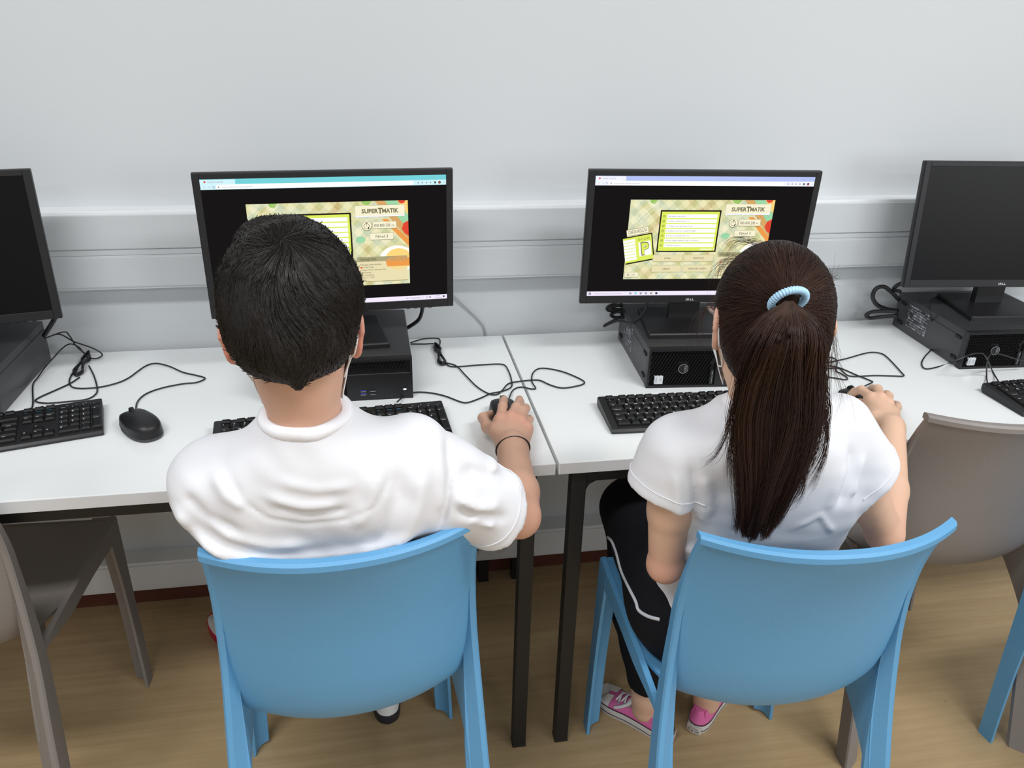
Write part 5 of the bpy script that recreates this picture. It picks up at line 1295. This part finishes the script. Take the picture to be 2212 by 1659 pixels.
# ---------------------------------------------------------------- shoes
def shoe(root, heel, ang, L, style, variant=0):
    """heel: back end on the floor; ang: turn of the toe to the left of straight ahead"""
    MT = Matrix.Translation(Vector(heel)-wbase(root)) @ Matrix.Rotation(ang, 4, 'Z') @ Matrix.Scale(L/.24, 4)
    yk = [0, .010, .035, .08, .13, .165, .20, .225, .238, .24]; wk = [.0, .020, .031, .030, .031, .038, .039, .031, .012, .0]
    wy = lambda y: float(np.interp(y, yk, wk))
    ys = np.concatenate([np.linspace(0, .02, 5), np.linspace(.03, .21, 13), np.linspace(.217, .24, 6)])
    outl = [(wy(y), y) for y in ys]+[(-wy(y), y) for y in ys[::-1][1:-1]]
    sm = []
    n = len(outl)
    for i in range(n):
        a, b, c = outl[i-1], outl[i], outl[(i+1) % n]; sm.append(((a[0]+2*b[0]+c[0])/4, (a[1]+2*b[1]+c[1])/4))
    outl = sm; cx, cy = 0, .12
    def ringz(z, k): return [MT @ Vector((cx+(x-cx)*k, cy+(y-cy)*(1-(1-k)*.35), z(x, y) if callable(z) else z)) for x, y in outl]
    toe = lambda x, y: .004*max(0, (y-.19)/.05)
    bm = bmesh.new(); sh = .030 if style == 'canvas' else .026
    sweep(bm, [ringz(lambda x, y: .0+toe(x, y), .97), ringz(lambda x, y: .002+toe(x, y), 1.0), ringz(lambda x, y: sh-.003+toe(x, y), 1.03), ringz(lambda x, y: sh+toe(x, y), 1.0)])
    sh_o = from_bm('shoe', bm, M['rubber'] if style == 'canvas' else M['stripe'] if not variant else M['shoe_red'], root); sharp(sh_o, 40)
    # upper: rings shrinking towards the ankle line
    hk_y = [0, .03, .08, .105, .14, .18, .21, .24]; hk = [.072, .070, .060, .066, .060, .046, .036, .024] if style == 'canvas' else [.078, .075, .066, .074, .066, .05, .04, .026]
    hy = lambda y: float(np.interp(y, hk_y, hk))
    bm = bmesh.new(); loops = []
    for t in np.linspace(0, 1, 9):
        L_ = []
        for x, y in outl:
            k = math.sqrt(max(0, 1-t**2.4*.985)); yy = y
            open_k = max(0, min(1, (.10-y)/.04)); kx = k*(1-open_k)+(1-.30*t)*open_k
            if y > .2: yy = .2+(y-.2)*(1-.75*t**2)
            if y < .02: yy = y+.012*t
            L_.append(MT @ Vector((x*.97*kx, yy, sh-.002+(hy(y)-sh)*t+toe(x, y))))
        loops.append(L_)
    sweep(bm, loops); up = from_bm('upper', bm, M['pink'] if style == 'canvas' else M['shoe_white'], sh_o); sharp(up, 60)
    def on_side(z, k, y0, y1, name, m, th=.0016, hgt=.0030):
        loops = []
        for i, (x, y) in enumerate(outl+outl[:1]):
            nx, ny = x*k, cy+(y-cy)*(1+(k-1)*.35); o = 1+.02
            loops.append([MT @ Vector(q) for q in ((nx, ny, z-hgt/2+toe(x, y)), (nx*1.025, cy+(ny-cy)*1.008, z-hgt/2+toe(x, y)), (nx*1.025, cy+(ny-cy)*1.008, z+hgt/2+toe(x, y)), (nx, ny, z+hgt/2+toe(x, y)))])
        bm = bmesh.new(); sweep(bm, loops, caps=False); return from_bm(name, bm, m, sh_o)
    if style == 'canvas':
        on_side(.0305, 1.0, 0, .24, 'upper_stripe', M['stripe']); on_side(.011, 1.012, 0, .24, 'lower_stripe', M['stripe'], hgt=.0018)
        # heel label: white patch with print
        fn = lambda u, v: tuple(MT @ Vector((u, -.0042+1.55*abs(u)**1.45*6*abs(u)**.45, v)))
        bm = bmesh.new(); us = np.linspace(-.020, .020, 13); rows = [[(u, -.0030+9.3*abs(u)**1.9, z) for u in us] for z in (.004, .0275)]
        solid_grid(bm, [[tuple(MT @ Vector(p)) for p in r_] for r_ in rows], .0015, flip=True); lb = from_bm('heel_patch', bm, M['rubber'], sh_o)
        fl = Flat(lambda u, v: tuple(MT @ Vector((u, -.0049+9.3*abs(u)**1.9, v))))
        fl.text('CONVERSE', 0, .0205, .0036, 'c', width=.024); fl.text('ALL', -.0165, .0105, .0065, 'l', weight=.02, width=.0095); fl.text('STAR', .0040, .0125, .0048, 'l', weight=.02, width=.0125); fl.text('JAPAN', .0040, .0068, .0034, 'l', width=.0120)
        star = []
        for k in range(10):
            r_ = .0042 if k % 2 == 0 else .0017; a = PI/2+k*PI/5; star.append((-.0022+r_*math.cos(a), .0128+r_*math.sin(a)))
        fl.poly(star); fl.build('heel_print', M['stripe'], sh_o)
        # toe cap
        bm = bmesh.new(); loops = []
        for t in np.linspace(0, 1, 6):
            L_ = []
            for x, y in outl:
                if y < .178: continue
                k = math.sqrt(max(0, 1-t**2.4*.97)); L_.append(MT @ Vector((x*1.0*k, (.2+(y-.2)*(1-.75*t**2) if y > .2 else y)+.0012, sh+.0005+(hy(y)-sh)*t+.0018+toe(x, y))))
            loops.append(L_)
        rows = [[bm.verts.new(p) for p in L_] for L_ in loops]
        for a, b in zip(rows[:-1], rows[1:]):
            for i in range(len(a)-1): bm.faces.new((a[i], a[i+1], b[i+1], b[i]))
        from_bm('toe_cap', bm, M['rubber'], sh_o, smooth=True)
        for i in range(4):
            y = .112+i*.017; z = hy(y)+.0045
            for a_, b_ in (((-.020, y-.004, z-.007), (.020, y+.006, z-.007)), ((.020, y-.004, z-.006), (-.020, y+.006, z-.006))):
                bm = bmesh.new(); tube(bm, spline([MT @ Vector(a_), MT @ Vector((0, y+.001, z+.002)), MT @ Vector(b_)], 4), .0024, 6); from_bm('lace', bm, M['shoe_white'], sh_o, smooth=True)
            for s in (-1, 1):
                bm = bmesh.new(); tube(bm, [MT @ Vector((s*.0205, y-.004, z-.008)), MT @ Vector((s*.0235, y-.004, z-.0072))], .0032, 10); from_bm('eyelet', bm, M['silver'], sh_o)
        bm = bmesh.new(); tube(bm, spline([MT @ Vector((-.004, .122, hy(.122)+.010)), MT @ Vector((-.020, .130, .062)), MT @ Vector((-.030, .150, .046)), MT @ Vector((-.033, .165, .037))], 6), .0042, 6); from_bm('lace_loop', bm, M['shoe_white'], sh_o, smooth=True)
        bm = bmesh.new(); rr = [MT @ Vector((.021*math.cos(a), .055+.036*math.sin(a), .050)) for a in np.linspace(0, 2*PI, 24, endpoint=False)]; r2 = [MT @ Vector((.019*math.cos(a), .056+.033*math.sin(a), .064)) for a in np.linspace(0, 2*PI, 24, endpoint=False)]
        sweep(bm, [rr, r2]); from_bm('sock', bm, M['mint_sock'], sh_o, smooth=False)
    else:
        bm = bmesh.new(); loops = []
        for z, k in ((.05, .96), (.07, .92), (.082, .86)):
            loops.append([MT @ Vector((x*k, .012+(y)*.43, z)) for x, y in outl])
        sweep(bm, loops); from_bm('collar_pad', bm, M['sock_black'], sh_o, smooth=True)
        bm = bmesh.new(); rows = [[MT @ Vector((wy(y)*1.035+.0005, y, sh+(hy(y)-sh)*t)) for y in np.linspace(.03+.03*t, .14, 8)] for t in (0, .35, .7)]
        solid_grid(bm, [[tuple(p) for p in r_] for r_ in rows], .002, flip=False); from_bm('side_panel', bm, M['stripe'], sh_o)
    return sh_o
build_boy()

# ---------------------------------------------------------------- the girl
GIRL = thing('person', 'girl with long brown ponytail, white t-shirt and black trousers, pink shoes', 'person', (0.265, -0.80, 0.0))
def build_girl():
    root = GIRL; sc = 0.97
    X, A, XI = frame((0.224, -0.900, 1.098), -0.22, 0.16)
    SL, SR = np.array((0.112, -0.894, 0.908)), np.array((0.392, -0.862, 0.910))
    EL, WL = np.array((0.126, -0.878, 0.686)), np.array((0.265, -0.700, 0.655))
    ER, WR = np.array((0.528, -0.857, 0.692)), np.array((0.650, -0.655, 0.785))
    NB = np.array((0.238, -0.905, 0.965))
    F = Field(); head_ops(F, X, A, sc)
    F.add(cone(X((0, -.022, -.025)), NB, .043, .047), .025); F.add(cone(NB, NB+(0.004, .02, -.06), .05, .065), .02)
    F.add(loft([.47, .56, .66, .78, .88, .93], [(.265, -.80), (.265, -.815), (.262, -.835), (.255, -.86), (.248, -.875), (.244, -.885)], [.125, .115, .105, .115, .125, .11], [.09, .085, .078, .078, .075, .065]), .03)
    for S in (SL, SR): F.add(cone(NB+(0, 0, -.03), S, .042, .039), .03)
    limb(F, [SL, (SL+EL)/2, EL], [.038, .0345, .027], .010); limb(F, [EL, EL*.65+WL*.35, WL], [.030, .032, .0235], .010)
    limb(F, [SR, (SR+ER)/2, ER], [.038, .036, .028], .010); limb(F, [ER, ER*.62+WR*.38, WR], [.032, .034, .0235], .010)
    mcp = [(0.6624,-0.5599,0.8),(0.6759,-0.5698,0.803),(0.6833,-0.5857,0.798),(0.684,-0.6087,0.788)]
    fg = [[(0.6652,-0.5193,0.797),(0.6647,-0.4991,0.783),(0.6664,-0.484,0.768)], [(0.7018,-0.5194,0.797),(0.7166,-0.4833,0.78),(0.7245,-0.4619,0.766)], [(0.7146,-0.5416,0.79),(0.7423,-0.497,0.772),(0.7568,-0.4679,0.757)], [(0.721,-0.5673,0.777),(0.7478,-0.5301,0.763),(0.7625,-0.5034,0.752)]]
    th = [(0.6362,-0.6186,0.786),(0.6548,-0.5634,0.775),(0.6676,-0.5218,0.766),(0.6765,-0.4873,0.757)]
    hand(F, WR, ER, mcp, fg, th, .95)
    fw = (WL-EL)/np.linalg.norm(WL-EL); sd = np.array((-fw[1], fw[0], 0))
    m2 = [WL+fw*.07-sd*o for o in (.022, .0075, -.0075, -.022)]
    hand(F, WL, EL, m2, [[m+fw*.032-np.array((0, 0, .008)), m+fw*.048-np.array((0, 0, .022)), m+fw*.052-np.array((0, 0, .036))] for m in m2], [WL+fw*.02-sd*.028, WL+fw*.045-sd*.040-np.array((0, 0, .004)), WL+fw*.06-sd*.040-np.array((0, 0, .010)), WL+fw*.07-sd*.034-np.array((0, 0, .016))], .95)
    hip = [(.200, -.80, .535), (.330, -.80, .535)]; kn = [(.212, -.482, .520), (.375, -.455, .520)]; an = [(.246, -.598, .085), (.392, -.602, .09)]
    for h_, k_, a_ in zip(hip, kn, an):
        k_ = np.array(k_); a_ = np.array(a_); limb(F, [h_, k_], [.070, .048], .03); limb(F, [k_, k_*.6+a_*.4, a_], [.046, .044, .0315], .02)
        F.add(cone(a_, a_+(0, 0, -.035), .032, .030), .01)
    v, f = surface(F, .0028); v = relax(v, f, 1, .4); body = np_mesh('body', v, f, M['skin_g'], root)
    q = XI(v)/sc; er = np.exp(-((np.abs(q[:, 0])-.079)/.012)**2-((q[:, 1]+.008)/.03)**2-(q[:, 2]/.04)**2)
    attr(body, 'flush', np.clip(er*.7+.4*np.exp(-(((v-ER)**2).sum(1))/.045**2)+.7*np.exp(-(((v-EL)**2).sum(1))/.045**2)+.10*sum(np.exp(-(((v-np.array(m))**2).sum(1))/.018**2) for m in mcp), 0, 1))
    eyes(root, X, A, sc)
    # T-shirt
    T = Field()
    T.add(loft([.515, .58, .66, .72, .79, .86, .91, .945, .970], [(.284, -.792), (.284, -.808), (.284, -.826), (.283, -.842), (.277, -.858), (.258, -.874), (.247, -.886), (.243, -.896), (.240, -.902)],
               [.144, .144, .150, .160, .168, .156, .128, .086, .058], [.108, .104, .098, .094, .092, .088, .082, .068, .056], 2.3, [-.05]*9), .02)
    T.add(cone(NB+(-.03, .006, -.018), SL+(.008, 0, .002), .046, .048), .04); T.add(cone(NB+(.03, .006, -.018), SR+(-.008, 0, .002), .046, .048), .04)
    hL = SL+(EL-SL)*.33+np.array((-.014, 0, 0)); dL = (EL-SL)/np.linalg.norm(EL-SL)+np.array((-.38, -.05, 0)); dL /= np.linalg.norm(dL)
    hR = SR+(ER-SR)*.43+np.array((.008, 0, 0)); dR = (ER-SR)/np.linalg.norm(ER-SR)+np.array((.25, -.05, 0)); dR /= np.linalg.norm(dR)
    T.add(sleeve(SL, hL+dL*.03, .050, .060, hL, dL, .050, .054), .028); T.add(sleeve(SR, hR+dR*.03, .050, .062, hR, dR, .051, .055), .028)
    T.add(ell((0.1757,-0.835,0.5623), (.034, .055, .046)), .03)       # hem bunched over the left hip
    fd = folds([([(.11, .93), (.125, .88), (.135, .83), (.14, .79)], -.005, .008), ([(.09, .91), (.10, .86), (.11, .82)], .004, .008), ([(.13, .90), (.15, .86), (.16, .81)], .004, .010),
                ([(.375, .92), (.37, .87), (.362, .82)], -.005, .009), ([(.40, .90), (.395, .86), (.39, .83)], .004, .008), ([(.36, .90), (.345, .86), (.34, .82)], .003, .010),
                ([(.20, .79), (.235, .815), (.26, .84)], -.003, .006), ([(.29, .79), (.33, .815), (.35, .79), (.37, .77)], .003, .005), ([(.14, .74), (.17, .72), (.21, .715)], .004, .010), ([(.15, .70), (.20, .685)], -.004, .010)])
    def post(p, d):
        i = np.nonzero(np.abs(d) < .05)[0]; d = d.copy(); q = p[i]
        d[i] -= fd(q, d[i])*np.clip((-(q[:, 1]+.83))/.03, 0, 1)+.0016*noise3(q, 4, (30, 22, 38))+.0009*noise3(q, 9, (70, 50, 90))
        return d
    T.post = post
    v, f = surface(T, .0031); v = relax(v, f, 2, .45); v = relax(v, f, 10, .5, hem_mask(v, ((hL, dL, .075), (hR, dR, .075)))); ts = np_mesh('t_shirt', v, f, M['shirt'], root)
    for h_, dr in ((hL, dL), (hR, dR)): seam('sleeve_seam', hug(T, h_-dr*.020, dr, .060), h_-dr*.02, .069, .0009, M['shirt_rib'], ts)
    collar(ts, T, NB+np.array((0, .002, .010)), (.02, -.2, .98), .047, .068, M['shirt_rib'])
    # trousers with white piping
    P = Field(); P.add(loft([.458, .50, .56, .60], [(.265, -.80)]*4, [.130, .142, .138, .13], [.112, .115, .11, .10]), .02)
    for s, h_, k_, a_ in zip((-1, 1), hip, kn, an):
        a_ = np.array(a_); k_ = np.array(k_); limb(P, [np.array(h_)+(s*.012, 0, 0), k_], [.082, .068], .035); limb(P, [k_, k_*.5+a_*.5+(0, -.012, 0), a_+(0, 0, .06)], [.064, .062, .049], .025)
    P.post = lambda p, d: np.maximum(d+.0028*noise3(p, 6, (34, 30, 34)), -(p[:, 2]-.128))
    v, f = surface(P, .0055); v = relax(v, f, 1); tr = np_mesh('trousers', v, f, M['trousers'], root)
    pp = [(0.1543,-0.5,0.465),(0.1577,-0.52,0.4671),(0.1561,-0.56,0.4669),(0.1565,-0.6,0.4502),(0.1542,-0.66,0.4552),(0.1548,-0.7,0.4562),(0.1543,-0.72,0.4528),(0.1618,-0.75,0.4632),(0.1724,-0.78,0.4803)]
    cam0 = np.array((-.3185, -1.877, 1.5051))
    def on_cloth(pts):                                    # lay a seam on the cloth where the photograph shows it
        pv = np.array([tuple(q) for q in spline(pts, 6)]); d = pv-cam0; d /= vlen(d)[:, None]; t = np.full(len(pv), 1.2)
        for _ in range(80): t = t+np.clip(P(cam0+d*t[:, None]), -.02, .03)*.7
        pv = cam0+d*t[:, None]; return pv[np.abs(P(pv)) < .004]
    o = wtube('piping', on_cloth(pp)[::2], .0034, M['piping'], root, 3, 6); o.parent = tr
    p2 = [(0.1758,-0.5,0.2719),(0.1701,-0.52,0.2565),(0.1634,-0.54,0.2418)]
    q2 = on_cloth(p2)
    if len(q2) > 3: o = wtube('piping', q2[::2], .0026, M['piping'], root, 3, 6); o.parent = tr
    # ---- hair pulled back into the tie
    E = lambda c, r: ell(X(np.array(c)*sc), np.array(r)*sc, A)
    C = Field(); C.add(E((0, -.012, .036), (.0785, .098, .0905)), .01); C.add(E((0, -.045, -.020), (.064, .052, .060)), .03)
    tie = np.array((0.1787,-1.016,1.1852))
    C.add(cone(X(np.array((0, -.085, .055))*sc), tie, .026, .010), .016)
    C.sub(E((0, .080, -.030), (.12, .088, .078)), .010)
    for s in (-1, 1): C.sub(E((s*.086, .008, -.022), (.022, .034, .036)), .008)
    v, f = surface(C, .0034); v = relax(v, f, 1); cap = np_mesh('hair', v, f, M['scalp_g'], root); attr(cap, 'tone', np.full(len(v), .2))
    r = np.random.default_rng(9); n = 8500; P0 = v[r.integers(0, len(v), n)]
    jit = r.normal(size=(n, 3))*.10
    lf = r.uniform(.0005, .0028, n)
    def dirf(p, i):
        d = tie-p; return d/(vlen(d)[:, None]+1e-6)+jit+.12*noise3(p, 31, (45, 45, 45))[:, None]*np.cross(C.grad(p), d/(vlen(d)[:, None]+1e-6))
    W = walk(P0, dirf, C, 11, .0085, lambda i: lf)
    # stop at the tie
    for i in range(1, W.shape[1]):
        near = vlen(W[:, i]-tie) < .020; W[near, i] = W[near, i-1]+(W[near, i]-W[near, i-1])*.02
    tt = np.linspace(0, 1, W.shape[1]); R = .00036*np.tile(1-.5*tt, (n, 1))*r.uniform(.6, 1.2, (n, 1))
    strands('hair_strands', W, R, M['hair_g'], cap, np.clip(r.beta(1.4, 3.0, n)+.15*noise3(P0, 2, (50, 50, 50)), 0, 1), kind='stuff').location = (0, 0, 0)
    # ---- ponytail
    gp = [(0.1728,-1.028,1.1873),(0.1591,-1.054,1.1803),(0.1549,-1.064,1.1495),(0.1677,-1.048,1.0995),(0.191,-1.02,1.0327),(0.2074,-0.998,0.9638),(0.2162,-0.982,0.8938),(0.217,-0.972,0.8237),(0.2163,-0.97,0.7977)]
    G = np.array([tuple(q) for q in spline(gp, 10)]); ng = len(G)
    wk = np.interp(np.linspace(0, 8, ng), range(9), [.016, .030, .043, .055, .062, .057, .044, .033, .026]); dk = np.interp(np.linspace(0, 8, ng), range(9), [.016, .022, .026, .025, .022, .020, .017, .013, .010])
    loops = []
    for i in range(2, int(ng*.86), 3): loops.append([G[i]+np.array((math.cos(a)*wk[i]*.70*min(1, max(.25, .25+i/(ng*.26))), math.sin(a)*dk[i]*.66*min(1, max(.25, .25+i/(ng*.26))), 0))-np.array(wbase(root)) for a in np.linspace(0, 2*PI, 20, endpoint=False)])
    bm = bmesh.new(); sweep(bm, loops); pony = from_bm('ponytail', bm, M['scalp_g'], root, smooth=True)
    r = np.random.default_rng(17)
    def lock(n, rmin, rmax, rad, waves, frac=(.80, 1.0), seed=0, clump=60):
        k = 27; rr = np.random.default_rng(seed)
        cl_a = rr.uniform(0, 2*PI, clump); cl_r = np.sqrt(rr.uniform(rmin**2, rmax**2, clump)); ci = rr.integers(0, clump, n)
        cx = cl_r[ci]*np.cos(cl_a[ci])+rr.normal(size=n)*.10; cy = cl_r[ci]*np.sin(cl_a[ci])+rr.normal(size=n)*.14
        fr = rr.uniform(*frac, clump)[ci]*rr.uniform(.96, 1.0, n); s = (np.linspace(0, 1, k)**1.45)[None]*fr[:, None]*(ng-1)
        i0 = np.clip(s.astype(int), 0, ng-2); t = (s-i0)[..., None]; base = G[i0]*(1-t)+G[i0+1]*t; w_ = np.interp(s, range(ng), wk); d_ = np.interp(s, range(ng), dk)
        q_ = np.clip(s/(ng*.20), 0, 1); sp = .30+.70*q_*q_*(3-2*q_)
        tip = np.clip((s/(ng-1)-.75)/.25, 0, 1)
        ph = rr.uniform(0, 6.28, clump)[ci][:, None]; am = waves*rr.uniform(.3, 1.2, clump)[ci][:, None]
        x = cx[:, None]*w_*sp*(1-.15*tip)+am*np.sin(s/(ng-1)*9+ph)*np.clip(s/(ng*.25), 0, 1); y = cy[:, None]*d_*sp-np.abs(rr.normal(size=n))[:, None]*.001+am*.4*np.cos(s/(ng-1)*7+ph)*np.clip(s/(ng*.3), 0, 1)
        Pp = base+np.stack([x, y, 0*x], -1)
        R = rad*rr.uniform(.6, 1.2, (n, 1))*(1-.72*np.linspace(0, 1, k)[None]**3)
        tone = np.clip(rr.beta(1.3, 2.6, clump)[ci]*.7+rr.beta(1.3, 3, n)*.4, 0, 1)
        return Pp, R, tone
    Pp, R, tone = lock(5200, .10, 1.04, .00042, .0085, (.70, 1.04), 3, 90)
    strands('ponytail_strands', Pp, R, M['hair_g'], pony, tone, kind='stuff').location = (0, 0, 0)
    # loose locks and flyaways
    fly = []
    def wisp(px_pts, n, spread, seed):
        rr = np.random.default_rng(seed); g = np.array([tuple(q) for q in spline(px_pts, 8)]); k = len(g)
        for i in range(n):
            o = rr.normal(size=3)*spread; e = rr.normal(size=3)*spread*1.8; s = np.linspace(0, 1, k)[:, None]; q = g+o*(1-s)*.6+e*s**1.6
            u = np.linspace(0, k-1, 20)*rr.uniform(.75, 1.0); j = np.clip(u.astype(int), 0, k-2); t = (u-j)[:, None]; fly.append(q[j]*(1-t)+q[j+1]*t)
    wisp([(0.1426,-1.0,1.0658),(0.1384,-0.995,1.0233),(0.1409,-0.985,0.9829),(0.1351,-0.975,0.945),(0.1211,-0.97,0.9283)], 46, .0032, 1)
    wisp([(0.1447,-1.0,1.0524),(0.1468,-0.995,1.002),(0.1524,-0.985,0.9496),(0.1659,-0.975,0.8975)], 60, .0035, 2)
    wisp([(0.2499,-1.01,1.051),(0.2767,-1.0,0.9958),(0.2891,-0.99,0.9458),(0.2845,-0.985,0.9054),(0.2783,-0.98,0.8779)], 70, .0040, 3)
    wisp([(0.2446,-1.0,0.9694),(0.2668,-0.99,0.9099),(0.2675,-0.985,0.8718),(0.2518,-0.98,0.8541)], 40, .0030, 4)
    for sd_, pts in enumerate(([(0.2448,-0.99,1.1469),(0.2612,-1.0,1.1183),(0.2695,-1.0,1.0787),(0.2728,-1.0,1.0311)], [(0.2428,-0.99,1.1406),(0.2587,-1.0,1.099),(0.2887,-1.0,1.0507),(0.2909,-1.0,1.009)], [(0.2408,-0.98,1.1622),(0.2591,-0.99,1.14),(0.2672,-1.0,1.1051),(0.2895,-1.0,1.0776)])): wisp(pts, 14, .0065, 30+sd_)
    for sd_, pts in enumerate(([(0.1516,-0.93,1.2108),(0.135,-0.92,1.2021),(0.1294,-0.91,1.1802),(0.135,-0.91,1.1542)], [(0.1544,-0.9,1.15),(0.1387,-0.88,1.1302),(0.1306,-0.87,1.0922),(0.1478,-0.86,1.0443)], [(0.169,-0.94,1.2315),(0.1528,-0.92,1.2324),(0.1382,-0.92,1.2236),(0.1369,-0.91,1.1958)], [(0.2616,-0.95,1.1889),(0.2728,-0.95,1.1886),(0.2735,-0.95,1.1948)])): wisp(pts, 22, .0060, 50+sd_)
    fly = np.array(fly); nf = len(fly); kk = fly.shape[1]
    R = .00026*r.uniform(.5, 1.1, (nf, 1))*(1-.7*np.linspace(0, 1, kk)[None]**2)
    strands('loose_hair', fly, R, M['hair_g'], pony, np.clip(r.beta(2.2, 1.8, nf), 0, 1), kind='stuff').location = (0, 0, 0)
    # spiral hair tie
    ax = (G[3]-G[0]); ax = Vector(ax).normalized()
    bm = bmesh.new(); base = wbase(root); c = Vector(tie)+Vector((-.002, -.004, .000)); axd = Vector((.05, -.80, -.45)).normalized(); u = axd.cross(Vector((0, 0, 1))).normalized(); vv = axd.cross(u)
    for ring_i in range(1):
        loops = []; N = 220
        for i in range(N):
            a = 2*PI*i/N; cc = c+(u*math.cos(a)*.0215+vv*math.sin(a)*.0190); out = (u*math.cos(a)+vv*math.sin(a)); t = (-u*math.sin(a)+vv*math.cos(a)).normalized(); b2 = t.cross(out)
            bump = .0048+.0005*math.sin(a*40); loops.append([cc+(out*math.cos(2*PI*k/8)+b2*math.sin(2*PI*k/8))*bump-base for k in range(8)])
        rows = [[bm.verts.new(p) for p in L_] for L_ in loops]
        for i in range(N):
            A_, B_ = rows[i], rows[(i+1) % N]
            for k in range(8): bm.faces.new((A_[k], A_[(k+1) % 8], B_[(k+1) % 8], B_[k]))
    part_label(from_bm('hair_tie', bm, M['hair_tie'], root, smooth=True), 'pale blue beaded hair tie')
    # mask, glasses
    mk, g = mask_mesh(root, F, X, A, XI, sc)
    for s, i in ((-1, 0), (1, -1)): ear_loop(root, mk, X, g[3, i], g[12, i], s, sc, F)
    gl = bpy.data.objects.new('glasses', None); COL.objects.link(gl); gl.parent = root
    for s in (-1, 1):
        pts = [X(np.array(q)*sc) for q in ((s*.060, .096, .010), (s*.071, .085, .014), (s*.0765, .040, .017), (s*.0785, .000, .019), (s*.080, -.014, .008))]
        bm = bmesh.new(); tube(bm, [Vector(p)-wbase(root) for p in spline(pts, 6)], .0026, 8); from_bm('temple', bm, M['glasses'], gl, smooth=True)
        c = np.array((s*.032, .102, .004)); rim = [X((c+np.array((.027*math.cos(a), -.006*abs(math.cos(a))*1.0, .020*math.sin(a))))*sc) for a in np.linspace(0, 2*PI, 28)]
        bm = bmesh.new(); tube(bm, [Vector(p)-wbase(root) for p in rim], .0018, 6, ref=Vector(A@np.array((0, 1, 0)))); from_bm('rim', bm, M['glasses'], gl, smooth=True)
        bm = bmesh.new(); bm.faces.new([bm.verts.new(Vector(p)-wbase(root)) for p in rim[:-1]]); from_bm('lens', bm, M['lens'], gl)
    bm = bmesh.new(); tube(bm, [Vector(X(np.array(q)*sc))-wbase(root) for q in ((-.006, .103, .008), (0, .106, .010), (.006, .103, .008))], .0018, 6); from_bm('bridge', bm, M['glasses'], gl, smooth=True)
    shoe(root, (.298, -.655, 0), .72, .205, 'canvas'); shoe(root, (.352, -.640, 0), -.80, .205, 'canvas')
build_girl()
